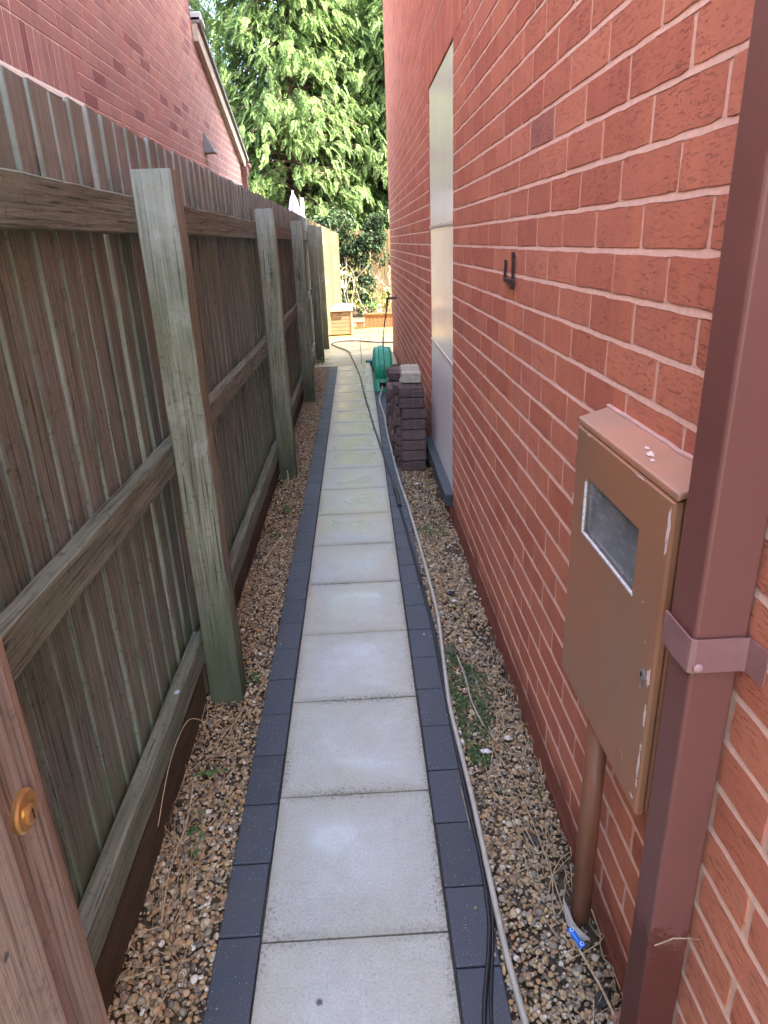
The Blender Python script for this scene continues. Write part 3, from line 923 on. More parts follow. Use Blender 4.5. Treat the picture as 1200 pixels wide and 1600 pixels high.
def post(parent, x0, x1, y, d, top, name='post', mat=None, g_=rnd):
    mb = MB()
    cx = (x0+x1)/2
    n = 14
    pts = [(cx + g_.uniform(-.0012,.0012), y+d/2, -.05 + (top+.05)*i/n) for i in range(n+1)]
    prof = []
    for i in range(n+1):
        a, b = (x1-x0)/2+g_.uniform(-.0015,.0015), d/2; k = .003
        prof.append([(-a+k,-b),(a-k,-b),(a,-b+k),(a,b-k),(a-k,b),(-a+k,b),(-a,b-k),(-a,-b+k)])
    mb.sweep(pts, prof, side=(1,0,0))
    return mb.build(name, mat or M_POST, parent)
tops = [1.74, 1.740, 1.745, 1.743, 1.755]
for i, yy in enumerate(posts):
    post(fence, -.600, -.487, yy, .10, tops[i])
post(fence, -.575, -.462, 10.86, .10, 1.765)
yy_all = posts + [10.86]
for i in range(5):
    ya = (posts[i]+.102) if i else -.35
    yb = yy_all[i+1] - .002
    for zc, hh, tk in ((1.628, .096, .046), (.918, .088, .046), (.218 if i == 0 else .185, .094, .046)):
        mb = MB()
        dz = rnd.uniform(-.006, .006)
        x_ = -.6215
        plank(mb, (x_, ya-(.06 if i else 0), zc+dz), (x_, yb+.05, zc-dz), (0,0,1), hh, tk-.004, 24, .0022)
        mb.build('rail', M_RAIL, fence)
    mb = MB(); plank(mb, (-.628, ya-.05, .062), (-.628, yb, .058), (0,0,1), .135, .024, 16, .002)
    mb.build('gravel_board', M_GBOARD, fence)
# spider-web dust blobs / nails: little nail heads on rails
nl = MB()
for yy in np.arange(.3, 9.4, .113):
    for zc in (1.63, .92):
        nl.lathe((-.5985, float(yy), zc+rnd.uniform(-.02,.02)), (1,0,0), [(0,.002),(.001,.0022)], 6)
# chain on the first post
chain = MB()
def ring(mb, c, ax1, ax2, R1, R2_, r, n=14, m_=6):
    c = Vector(c); a1 = Vector(ax1); a2 = Vector(ax2); nn = a1.cross(a2)
    b = len(mb.v)
    for i in range(n):
        t = 2*math.pi*i/n
        p = c + a1*(R1*math.cos(t)) + a2*(R2_*math.sin(t)); d = (a1*math.cos(t)+a2*math.sin(t)).normalized()
        for j in range(m_):
            s = 2*math.pi*j/m_
            mb.v.append(tuple(p + d*(r*math.cos(s)) + nn*(r*math.sin(s))))
    for i in range(n):
        for j in range(m_):
            a = b+i*m_+j; a_ = b+i*m_+(j+1) % m_; c1 = b+((i+1) % n)*m_+j; c2 = b+((i+1) % n)*m_+(j+1) % m_
            mb.f.append([a, c1, c2, a_])
cx, cy = -.512, 2.212
z = .905
for i in range(13):
    a = (1,0,0) if i % 2 else (0,1,0)
    if i < 4: ring(chain, (cx+rnd.uniform(-.012,.012), cy+rnd.uniform(-.01,.01), z+.01), Vector((rnd.uniform(-1,1),rnd.uniform(-1,1),.3)).normalized(), Vector((0,.3,1)).normalized(), .008, .014, .0022)
    else:
        ring(chain, (cx+.004*math.sin(i*.6), cy, z), a, (0,0,1), .0075, .0135, .0022); z -= .0205
chain.tube([(-.505, 2.18, .915), (-.508, 2.225, .915)], .004, 8)
tag(chain.build('chain', flat('galvanised', (.28,.28,.29), .5, .3, 80, .2, .5, .6), smooth=True), 'short rusty metal chain hanging beside the nearest fence post', 'chain')

# sunlit garden fence beyond
gf = empty('garden_fence', (-.45, 12.5, 0), 'sunlit pale vertical board fence beyond the last post of the shaded fence', 'fence')
A = Vector((-.66, 10.96, 0)); B = Vector((-.30, 14.0, 0)); D_ = (B-A).normalized(); N_ = Vector((D_.y, -D_.x, 0))
mb = MB(); t = 0; L_ = (B-A).length
while t < L_-.02:
    zt = 1.87 - .18*(t/L_) + rnd.uniform(-.012,.012); w = .115*rnd.uniform(.85,1.1)
    a = A + D_*t; b = A + D_*min(t+w, L_)
    th = .018
    mb.hexa([tuple(a+Vector((0,0,.05))), tuple(a+N_*th+Vector((0,0,.05))), tuple(b+N_*.006+Vector((0,0,.05))), tuple(b+Vector((0,0,.05))),
             tuple(a+Vector((0,0,zt))), tuple(a+N_*th+Vector((0,0,zt))), tuple(b+N_*.006+Vector((0,0,zt))), tuple(b+Vector((0,0,zt)))])
    t += w+.002
mb.build('fence_panel', M_TAN, gf)
for zc in (1.55, .95):
    mb = MB(); a = A+D_*.45+N_*.036; b = A+D_*1.15+N_*.036
    plank(mb, (a.x,a.y,zc), (b.x,b.y,zc-.02), (0,0,1), .09, .04, 8, .002); mb.build('rail', M_TAN, gf)
# rear tan trellis fence
rfn = empty('rear_fence', (1, 16.2, 0), 'tan slatted fence at the back of the yard behind the planter', 'fence')
mb = MB(); x = -4
while x < 4.5:
    mb.box(x, x+.085, 16.2, 16.218, .0, 1.75+rnd.uniform(-.02,.02)); x += .095
mb.build('fence_panel', wood_mat('tan_slat', 'z', (.17,.12,.065), (.25,.18,.10), (.07,.05,.03), .1), rfn)
for xx in (-2.5, -.7, 1.1, 2.9): mb = MB(); mb.box(xx, xx+.09, 16.11, 16.198, 0, 1.80); mb.build('post', M_TAN, rfn)

# ------------------------------------------------------------------ open gate (left foreground)
gate = empty('timber_gate', (-.31, -.3, 0), 'open brown timber side gate with round brass lock in the left foreground', 'gate')
GX = -.30
st_ = MB()
st_.sweep([(GX, .47, 0.05), (GX, .47, 1.9)], [(-.045, -.02), (-.02, -.024), (.010, -.0245), (.014, -.020), (.018, -.0245), (.030,-.022), (.030, .028), (-.045, .028)], side=(0,1,0))
so_ = MB()
GY0, GY1 = -.45, .502
mbs = MB(); mbs.box(GX-.045, GX, .388, .484, .03, 1.95); mbs.build('stile', M_GATE, gate, bevel=.004, seg=2)
mbs = MB(); mbs.box(GX-.045, GX-.006, .4845, .502, .03, 1.95); mbs.build('edge_bead', M_GATEO, gate, bevel=.004, seg=2)
mbs = MB(); mbs.box(GX+.001, GX+.024, .28, .396, .03, 1.95); mbs.build('ledge', M_GATE, gate, bevel=.003, seg=2)
mbs = MB()
yb = -.45
while yb < .38:
    mbs.box(GX-.040, GX-.018, yb, yb+.095, .03, 1.93); yb += .098
mbs.build('board', M_GATE, gate, bevel=.004)
M_BRASS = flat('brass', (.60,.40,.17), .36, .2, 40, .1, .5, .85)
lkm = MB(); lkm.lathe((GX, .452, 1.104), (1,0,0), [(0,.0185),(.0035,.0185),(.0055,.0165),(.0055,.0115),(.004,.0108),(.004,.0001)], 32)
lko = lkm.build('lock', M_BRASS, gate, smooth=False)
cy_ = MB(); cy_.lathe((GX+.004, .4525, 1.100), (1,0,0), [(0,.0085),(.0035,.0085),(.0045,.007),(.0045,.0001)], 24)
cyo = cy_.build('lock_cylinder', M_BRASS, lko)
ks = MB(); ks.box(GX+.0086, GX+.009, .4515, .4535, 1.095, 1.105)
ks.build('keyhole', flat('dark_slot', (.02,.015,.01), .8), lko)
sc_ = MB()
M_SCREW = flat('screw_steel', (.16,.15,.15), .4, .2, 50, .1, .5, .7)
for (a, b, x_) in ((.352, 1.065, GX+.024), (.43, .975, GX)):
    sc_ = MB(); sc_.lathe((x_, a, b), (1,0,0), [(-.001,.0035),(.0006,.0035)], 12); sc_.build('screw', M_SCREW, gate)

# ------------------------------------------------------------------ hose reel
HR = empty('hose_reel', (.25, 7.6, 0), 'bright green plastic hose reel standing on the path edge', 'hose reel')
M_GREEN = flat('green_plastic', (.015,.27,.15), .35, .1, 10, .05, .5)
cas = MB()
# side profile in y-z, swept over x
prof = []
cy, cz, r = 7.66, .235, .225
for i in range(0, 19):
    a = math.radians(-25 + i*(230/18)); prof.append((cy + r*math.cos(a), cz + r*math.sin(a)))
prof += [(cy-.235, .02), (cy-.235, .0), (cy+.235, .0), (cy+.235, .02)]
nprof = len(prof)
lay = [(.150, .90), (.158, .965), (.175, .985), (.205, .985), (.2085, 1.02), (.262, 1.02), (.2655, .985), (.325, .985), (.340, .965), (.348, .90)]
bs0 = len(cas.v)
for (x_, k_) in lay:
    for (py, pz) in prof:
        cas.v.append((x_, cy+(py-cy)*k_, max(0, .0+(pz)*k_ if pz > .03 else pz)))
for li in range(len(lay)-1):
    for i in range(nprof):
        j = (i+1) % nprof
        cas.f.append([bs0+li*nprof+i, bs0+(li+1)*nprof+i, bs0+(li+1)*nprof+j, bs0+li*nprof+j])
cas.f.append([bs0+i for i in range(nprof)]); cas.f.append([bs0+(len(lay)-1)*nprof+i for i in reversed(range(nprof))])
cas.build('casing', M_GREEN, HR, bevel=.004)
hb = MB(); hb.lathe((.151, 7.6, .27), (-1,0,0), [(0,.085),(.012,.085),(.02,.05),(.03,.03)], 24)
hb.build('hub', flat('grey_plastic', (.12,.14,.15), .5), HR)
hh = MB(); hh.tube([(.122, 7.6, .27), (.118, 7.53, .325)], .012, 10)
hh.tube([(.124, 7.53, .325), (.062, 7.53, .325)], [.018, .0155], 12)
hh.build('crank_handle', flat('teal_plastic', (.03,.20,.17), .45), HR)
sl_ = MB(); sl_.box(.20, .285, 7.4195, 7.428, .055, .105)
sl_.build('hose_slot', flat('slot_black', (.008,.01,.01), .9), HR, bevel=.003)
ft = MB(); ft.box(.155, .345, 7.44, 7.88, -.02, .006); ft.build('foot', flat('dark_green_plastic', (.01,.12,.08), .5), HR, bevel=.004)

# ------------------------------------------------------------------ spare bricks
ORD = ['', 'first', 'second', 'third', 'fourth', 'fifth', 'sixth', 'seventh', 'eighth', 'ninth', 'tenth', 'eleventh', 'twelfth', 'thirteenth', 'fourteenth', 'fifteenth']
def spare_mat(name, c1, c2, moss):
    m = NT(name, .85, .3)
    n = m.noise(30, 5, .7); n2 = m.noise(7, 4)
    oi = m.n('ShaderNodeObjectInfo').outputs['Random']
    b = m.mix(m.rng(n, .3, .7), c1, c2)
    b = m.mix(oi, m.mix(1.0, b, (.75,.75,.78), 'MULTIPLY'), m.mix(1.0, b, (1.25,1.2,1.2), 'MULTIPLY'))
    b = m.mix(m.rng(m.noise(55, 5, .75), .58, .72, 0, moss), b, (.30,.29,.22))
    m.color(b); m.bump(n, .7, .003)
    return m.m
M_SP = spare_mat('plum_brick', (.085,.056,.052), (.135,.092,.085), .45)
M_SPM = spare_mat('mossy_brick', (.24,.225,.17), (.38,.36,.28), .8)
def rough_brick(x0, x1, y0, y1, z0, z1, mat, name='spare_brick', j=.003, holes=False):
    import bmesh
    bm = bmesh.new()
    bmesh.ops.create_cube(bm, size=1)
    for v in bm.verts:
        v.co = Vector(((x0+x1)/2 + v.co.x*(x1-x0), (y0+y1)/2 + v.co.y*(y1-y0), (z0+z1)/2 + v.co.z*(z1-z0)))
    bmesh.ops.bevel(bm, geom=bm.edges[:], offset=.006, segments=1, affect='EDGES')
    bmesh.ops.subdivide_edges(bm, edges=[e for e in bm.edges if e.calc_length() > .05], cuts=3, use_grid_fill=True)
    for v in bm.verts:
        v.co += Vector((rnd.gauss(0, 1), rnd.gauss(0, 1), rnd.gauss(0, .5)))*.0011
    me = bpy.data.meshes.new(name)
    c = Vector(((x0+x1)/2, (y0+y1)/2, z0))
    bm.transform(Matrix.Translation(-c))
    bmesh.ops.rotate(bm, verts=bm.verts, cent=(0,0,0), matrix=Matrix.Rotation(rnd.uniform(-.05,.05)*(j/.003), 3, 'Z'))
    bm.to_mesh(me); bm.free(); me.materials.append(mat)
    o = bpy.data.objects.new(name, me); o.location = c; col.objects.link(o)
    return o
H_ = .0755
frogm = flat('brick_hole', (.02,.015,.012), .95)
for k in range(8):
    sx = rnd.uniform(-.004, .004) + (.010 if k < 6 else 0)
    o = rough_brick(.256+sx, .430+sx, 4.64+rnd.uniform(-.005,.005), 4.745, k*H_, k*H_+H_-.004, M_SP)
    tag(o, 'plum brick in the column facing the camera, %s from the bottom' % ORD[k+1] if k < 7 else 'dusty topmost plum brick of the column facing the camera', 'brick', 'spare bricks stacked against the house wall')
    if k == 7:
        for hx in (-.045, .0, .045):
            mb = MB(); mb.lathe((.343+hx+sx, 4.69, 8*H_-.0022), (0,0,1), [(0,.011),(.0016,.011)], 14)
            ho = mb.build('brick_hole', frogm, o); ho.location = -o.location
hts = [8, 7, 7, 7, 6, 6, 6, 5, 5, 5, 5, 6, 6, 6]
for ci, hn in enumerate(hts):
    ya = 4.762 + ci*.118
    for k in range(hn):
        xo = rnd.uniform(-.012, .010) + (-.012 if ci > 0 else .0)
        xa = .232 + xo + (.025 if ci > 10 else 0)
        o = rough_brick(xa, xa+.205, ya+rnd.uniform(-.004,.004), ya+.098, k*H_, k*H_+H_-.005, M_SP)
        tag(o, '%s brick up in the %s column of the spare brick stack counted from the camera' % (ORD[k+1], ORD[ci+2]), 'brick', 'spare bricks stacked against the house wall')
for n_, (xa, ya, k, rot) in enumerate(((.285, 4.765, 8, 0), (.282, 4.885, 7, 0), (.290, 4.89, 8, 0), (.30, 5.01, 7, 0), (.295, 5.02, 8, 0))):
    o = rough_brick(xa, xa+.135, ya, ya+.10, k*H_+.0005, k*H_+H_-.002, M_SPM, 'mossy_brick', .006)
    lab = ['grey mossy half brick on top of the stack, nearest the camera', 'grey mossy half brick second from the camera, lower one of its pair', 'grey mossy half brick second from the camera, upper one of its pair',
           'grey mossy half brick furthest from the camera, lower one of its pair', 'grey mossy half brick furthest from the camera, upper one of its pair'][n_]
    tag(o, lab, 'brick', 'mossy half bricks on top of the brick stack')

# ------------------------------------------------------------------ hoses and cables
def smooth_pts(P, n=8):
    out = []
    P = [Vector(p) for p in P]
    for i in range(len(P)-1):
        p0 = P[max(i-1, 0)]; p1 = P[i]; p2 = P[i+1]; p3 = P[min(i+2, len(P)-1)]
        for k in range(n):
            t = k/n
            out.append(.5*((2*p1) + (-p0+p2)*t + (2*p0-5*p1+4*p2-p3)*t*t + (-p0+3*p1-3*p2+p3)*t**3))
    out.append(P[-1]); return out
def cable(name, P, r, mat, label, cat, z=0.0, extra=None):
    mb = MB()
    P = [(p[0], p[1], (p[2] if len(p) > 2 else z+r+.001)) for p in P]
    mb.tube(smooth_pts(P, 10), r, 10)
    o = mb.build(name, mat, smooth=True)
    tag(o, label, cat); return o
def hose_mat():
    m = NT('ribbed_hose', .38, .5)
    n = m.noise(25, 3)
    m.color(m.mix(m.rng(n, .3, .7), (.36,.335,.28), (.46,.43,.36)))
    return m.m
cable('garden_hose', [(.287,.55), (.284,.78), (.2775,.928), (.270,1.07), (.268,1.23), (.2675,1.40), (.2665,1.573), (.261,1.78), (.258,1.998), (.272,2.3), (.286,2.624), (.281,3.0), (.272,3.38), (.262,3.7), (.254,3.965), (.236,4.3), (.224,4.7), (.214,5.25), (.205,5.8), (.205,6.3), (.185,6.9), (.196,7.2), (.215,7.36), (.232,7.412,.07)], .0078, hose_mat(), 'pale beige garden hose running from the green reel along the path edge', 'hose', 0.001)
M_CAB_B = flat('black_rubber', (.018,.018,.02), .42, .2, 30, .1, .5)
M_CAB_D = flat('dark_grey_rubber', (.05,.047,.05), .45, .2, 30, .1, .5)
cable('black_cable', [(.186,.55), (.190,.80), (.1935,.933), (.232,1.09), (.2475,1.18), (.2545,1.32), (.2525,1.47), (.250,1.67), (.2485,1.894), (.2505,2.2), (.2515,2.546), (.241,2.85), (.231,3.146), (.218,3.5), (.206,3.82), (.201,3.93)], .0052, M_CAB_B, 'thicker black cable leaving the connector and trailing to the near right path edge', 'cable', .001)
cable('black_cable', [(.205,.55), (.206,.80), (.209,.94), (.243,1.10), (.2595,1.2), (.2655,1.33), (.2635,1.47), (.2595,1.67), (.2570,1.894), (.2580,2.2), (.2590,2.546), (.2495,2.85), (.2395,3.146), (.226,3.5), (.212,3.80), (.203,3.93)], .0038, M_CAB_B, 'thin black cable lying against the pale garden hose', 'cable', .001)
cable('black_cable', [(.186,4.42), (.182,4.5), (.160,4.82), (.143,5.1), (.115,5.6), (.092,6.0), (.066,6.6), (.045,7.0), (.015,7.8), (-.003,8.35), (-.05,9.1), (-.109,9.854), (-.13,10.2), (-.17,10.5), (-.29,10.85), (-.421,11.24), (-.42,11.45), (-.273,11.649), (-.008,11.6), (.2,11.42), (.405,11.285), (.8,11.25), (1.6,11.5)], .0085, M_CAB_D, 'dark hose crossing the slabs diagonally from the sunny patio to the connector', 'hose', .002).name = 'dark_hose'
cn = empty('cable_connector', (.195, 4.15, .01), 'black plug connector joining the dark hose and the thin cables on the edging', 'connector')
mb = MB(); mb.tube(smooth_pts([(.202,3.93,.014),(.199,4.05,.016),(.194,4.2,.016)], 4), .0135, 12); mb.build('socket', M_CAB_B, cn)
mb = MB(); mb.tube([(.194,4.202,.016),(.190,4.30,.015),(.187,4.42,.012)], [.0155,.0125,.009], 12); mb.build('plug', M_CAB_D, cn)
# wall tap and its hose
tapo = empty('garden_tap', (.48, 9.0, .86), 'dark garden tap on the far end of the house wall feeding a hanging hose', 'tap')
M_DK = flat('dark_metal', (.05,.045,.045), .5, .3, 50, .3, .5, .5)
mb = MB(); mb.tube([(.50,9.0,.86),(.375,9.0,.86)], .013, 10); mb.tube([(.385,9.0,.865),(.378,9.0,.80)], [.016,.014], 10); mb.lathe((.497,9.0,.86),(-1,0,0),[(0,.03),(.006,.03)],14); mb.build('body', M_DK, tapo)
mb = MB(); mb.tube([(.405,9.0,.87),(.392,9.0,.915)], .008, 8); mb.tube([(.37,9.0,.935),(.425,9.0,.905)], .009, 8); mb.build('handle', M_DK, tapo)
mb = MB(); mb.tube([(.378,9.0,.802),(.372,9.0,.735)], [.018,.015], 12); mb.build('hose_connector', flat('orange_plastic', (.50,.16,.05), .45), tapo)
cable('tap_hose', [(.372,9.0,.735), (.355,9.0,.65), (.325,8.95,.48), (.305,8.85,.34), (.305,8.6,.18), (.30,8.2,.06), (.28,7.95,.05), (.26,7.86,.10)], .009, M_CAB_D, 'dark hose hanging from the garden tap down behind the green reel', 'hose')

# ------------------------------------------------------------------ yard objects
sb = empty('storage_box', (-.3, 12.5, 0), 'pale slatted storage chest with a brown handle recess at the end of the shaded fence', 'storage box')
M_CREAM = flat('cream_slat', (.26,.19,.11), .6, .08, 12, .1)
x0, x1, ya, yb = -.545, -.10, 12.42, 13.1
mb = MB(); mb.box(x0+.012, x1-.012, ya+.012, yb-.012, .02, .41); mb.build('inner_case', flat('slat_gap', (.09,.05,.025), .8), sb)
mb = MB()
for k in range(6):
    za = .02+k*.064
    mb.box(x0+.01, x1-.035, ya, ya+.011, za+.004, za+.062)
    mb.box(x1-.011, x1, ya+.04, yb-.01, za+.004, za+.062)
mb.build('slats', M_CREAM, sb, bevel=.003)
mb = MB(); mb.box(x1-.034, x1+.002, ya-.004, ya+.034, .0, .41); mb.box(x0-.002, x0+.009, ya-.004, ya+.034, .0, .41)
mb.build('corner_post', M_CREAM, sb, bevel=.004)
mb = MB(); mb.hexa([(x0-.02,ya-.02,.412),(x1+.02,ya-.02,.412),(x1+.02,yb,.412),(x0-.02,yb,.412),(x0-.02,ya-.02,.432),(x1+.02,ya-.02,.432),(x1+.02,yb,.50),(x0-.02,yb,.50)])
mb.build('lid', flat('tan_lid', (.26,.17,.10), .6), sb, bevel=.006)
mb = MB(); yb_ = ya-.012
for (a, b, c, d) in ((-.43,-.27,.385,.405), (-.43,-.27,.315,.335), (-.43,-.405,.336,.384), (-.295,-.27,.336,.384)): mb.box(a, b, yb_, ya-.001, c, d)
mb.build('handle', flat('brown_handle', (.14,.07,.04), .6), sb, bevel=.003)
pl = empty('planter', (.4, 13.4, 0), 'orange brown wooden planter trough of small pink flowers in the sunny yard', 'planter')
mb = MB(); x = .14
while x < .85:
    mb.box(x, x+.075, 13.4, 13.42, .0, .24); x += .08
mb.box(.12, .87, 13.385, 13.425, .241, .275); mb.box(.14, .16, 13.43, 13.7, 0, .24); mb.box(.84, .86, 13.43, 13.7, 0, .24)
mb.build('trough', flat('orange_wood', (.20,.10,.045), .7, .15, 20, .3), pl, bevel=.003)
mb = MB(); mb.box(.165, .835, 13.43, 13.7, .02, .22); mb.build('compost', M_SOIL, pl)
cr = MB(); cr.box(-.03, .11, 13.30, 13.42, .0, .12); cr.box(-.035, .115, 13.295, 13.425, .121, .14)
tag(cr.build('box', flat('dark_brown_box', (.17,.09,.05), .7), bevel=.004), 'small dark brown box on the decking left of the planter', 'box')
wp_ = MB(); wp_.lathe((1.02, 13.6, 0), (0,0,1), [(0,.15),(.03,.16),(.45,.20),(.47,.215),(.50,.215),(.50,.19),(.45,.18)], 28)
tag(wp_.build('flower_pot', flat('white_glaze', (.8,.78,.75), .4, .05), smooth=True), 'tall white flower pot at the right end of the yard beside the house corner', 'flower pot')

def leaf_cloud(pts, size, mat, name, parent, seed=1, elong=1.8, up=0.0):
    g_ = np.random.default_rng(seed)
    n = len(pts)
    tv = np.array([(-.5,0,0),(0,-elong*.35,.06),(.5,0,0),(0,elong*.65,-.08)]); tf = np.array([[0,1,2,3]])
    R = rand_rot(n, g_)
    s = size*g_.uniform(.6, 1.35, n)
    v, f = inst(tv, tf, R, np.asarray(pts), s)
    return mesh_np(name, v, f, mat, parent)

# ivy on the rear fence: uneven hanging mass
def ivy():
    g_ = np.random.default_rng(3)
    pts = []
    for k in range(150):
        cx = g_.uniform(-1.6, .62) if k % 5 else g_.uniform(-4, -1.5)
        cz = g_.uniform(.05, 2.0)
        if cx > .35 and cz < .9: continue
        r = g_.uniform(.10, .26)
        n = 170
        p = g_.normal(size=(n, 3)); p /= np.linalg.norm(p, axis=1)[:, None]
        p *= r*g_.uniform(.6, 1.05, n)[:, None]; p[:, 1] *= .8
        p += [cx, 15.75+g_.uniform(-.15,.2), cz]
        pts.append(p)
    p = np.concatenate(pts); p = p[p[:, 2] > .02]
    iv = empty('ivy', (-.5, 15.8, 0), 'dark green ivy smothering the left part of the rear fence', 'climbing plant')
    leaf_cloud(p, .045, M_IVY, 'leaves', iv, 5)
    mb = MB()
    for i in range(9):
        x = -1.6+i*.27; P = [(x, 15.85, 0)]
        for k in range(6): P.append((P[-1][0]+g_.uniform(-.1,.1), 15.85+g_.uniform(-.05,.05), .3*(k+1)))
        mb.tube(smooth_pts(P, 4), .01, 6)
    mb.build('stems', M_BARK, iv)
ivy()

def branchy(name, base, n, h, spread, mat, leafmat, label, cat, seed, leafn=250, leafs=.035, lean=(0,0), r=.009):
    g_ = random.Random(seed)
    rt_ = empty(name, base, label, cat)
    mb = MB(); tips = []
    def br(p, d, L, rad, lev):
        P = [p]; q = Vector(p); dd = Vector(d).normalized()
        for k in range(5):
            dd = (dd + Vector((g_.uniform(-.25,.25), g_.uniform(-.25,.25), g_.uniform(-.1,.22)))).normalized()
            q = q + dd*(L/5); P.append(q.copy())
            if lev < 2 and g_.random() < .62 and k > 0:
                br(q.copy(), dd + Vector((g_.uniform(-1,1), g_.uniform(-1,1), g_.uniform(-.1,.6))), L*.5, rad*.6, lev+1)
            tips.append(q.copy())
        mb.tube(P, [rad*(1-.12*i) for i in range(len(P))], 5)
    for i in range(n):
        a = g_.uniform(0, 6.28)
        br(Vector(base), (math.cos(a)*spread+lean[0], math.sin(a)*spread+lean[1], 1), h*g_.uniform(.7,1.1), r, 0)
    mb.build('stems', mat, rt_)
    if leafmat:
        g2 = np.random.default_rng(seed)
        T = np.array([t[:] for t in tips])
        p = T[g2.integers(0, len(T), leafn)] + g2.normal(size=(leafn, 3))*.035
        leaf_cloud(p, leafs, leafmat, 'leaves', rt_, seed)
    return rt_
branchy('dry_shrub', (-.12, 14.2, 0), 4, 1.35, .30, M_TWIG, M_YEL, 'bare pale stemmed shrub rising behind the storage chest with a few yellow leaves', 'shrub', 4, 60, .04)
branchy('arching_shrub', (.35, 14.3, 0), 5, .75, .75, M_TWIG, M_YEL, 'low yellow green shrub with arching pale stems behind the planter', 'shrub', 9, 170, .05)
branchy('dry_shrub', (.95, 15.2, 0), 4, .9, .35, M_TWIG, M_TWIG, 'straw coloured dry shrub in front of the tan slats near the house corner', 'shrub', 15, 60, .04)
fl_ = branchy('flowering_plant', (.30, 13.56, .21), 9, .20, .5, M_WEED, M_WEED, 'small plant with pink flowers growing in the left of the planter trough', 'plant', 21, 180, .03, r=.003)
g2 = np.random.default_rng(5)
M_PINK = leaf_mat('pink_petal', [(0, (.7,.42,.42)), (1, (.8,.65,.6))], .3)
leaf_cloud(np.stack([g2.uniform(.18,.45,80), g2.uniform(13.44,13.68,80), g2.uniform(.27,.42,80)], 1), .03, M_PINK, 'petals', fl_, 8)
rs = branchy('rose_bush', (-.42, 14.5, 0), 3, 1.2, .22, M_TWIG, M_WEED, 'tall rose bush with white blooms beside the sunlit fence', 'rose bush', 31, 120, .045)
M_PETAL = flat('white_petal', (.82,.78,.76), .6, .05)
for (x_, y_, z_) in ((-.36,14.3,1.08),(-.44,14.35,.98),(-.24,14.3,.95),(-.35,14.25,.78),(-.27,14.2,.70),(-.42,14.3,.62)):
    bl_ = MB()
    for q in range(9):
        a = q*2.4; rr = .012+.005*q
        bl_.lathe((x_+math.cos(a)*rr, y_+math.sin(a)*rr, z_+.004*q), (math.cos(a),math.sin(a),.6), [(0,.004),(.012,.022),(.018,.028)], 8)
    bl_.build('bloom', M_PETAL, rs, smooth=True)

# closed parasol behind the fence
ps = empty('parasol', (-1.12, 14.6, 0), 'closed lilac white parasol whose top shows above the fence', 'parasol')
mb = MB(); mb.lathe((-1.14, 14.6, 0), (0,0,1), [(0,.02),(2.5,.018)], 10); mb.build('pole', flat('pole_grey', (.5,.5,.52), .4), ps)
mb = MB()
n = 20
rings = [(1.35,.10),(1.6,.13),(1.9,.125),(2.15,.10),(2.35,.06),(2.45,.015)]
for z_, r_ in rings:
    for i in range(n):
        a = 2*math.pi*i/n; rr = r_*(1+.22*math.cos(a*5))
        mb.v.append((-1.14+rr*math.cos(a), 14.6+rr*math.sin(a), z_))
for k in range(len(rings)-1):
    for i in range(n): mb.f.append([k*n+i, k*n+(i+1) % n, (k+1)*n+(i+1) % n, (k+1)*n+i])
mb.build('canopy', flat('lilac_fabric', (.33,.27,.37), .8, .1, 10, .2), ps, smooth=True)
pp = MB(); pp.box(-1.00, -.93, 14.5, 14.54, 0, 2.36)
tag(pp.build('white_post', flat('white_post_paint', (.36,.36,.40), .6), bevel=.006), 'narrow white post just right of the closed parasol', 'post')

# ------------------------------------------------------------------ conifers
def frond_template(seed):
    g_ = random.Random(seed)
    V = []; F = []
    def leaf(p, d, L, w, nrm):
        s = d.cross(nrm).normalized()*w
        b = len(V)
        V.extend([p - s*.35, p + d*L*.45 - s, p + d*L, p + d*L*.45 + s]); F.append([b, b+1, b+2, b+3])
    nrm = Vector((0, 0, 1))
    p = Vector((0, 0, 0)); d = Vector((1, 0, 0))
    n = 8
    for i in range(n):
        f = i/n
        d = (d + Vector((0, g_.uniform(-.05,.05), -.13))).normalized()
        p = p + d*(1/n)
        for sgn in (-1, 1):
            sd = (d + Vector((0, sgn*g_.uniform(.6,1.0), g_.uniform(-.35,.1)))).normalized()
            L = .42*(1-f*.65)*g_.uniform(.8,1.2)
            leaf(p, sd, L, .044, nrm)
            q = p + sd*L*.45
            leaf(q, (sd + d*.9 + Vector((0,0,-.35))).normalized(), L*.55, .038, nrm)
            leaf(q, (sd - d*.2 + Vector((0,0,-.5))).normalized(), L*.45, .036, nrm)
    leaf(p, d, .25, .04, nrm)
    return np.array([v[:] for v in V]), np.array(F)
FT = [frond_template(s) for s in (1, 2, 3)]

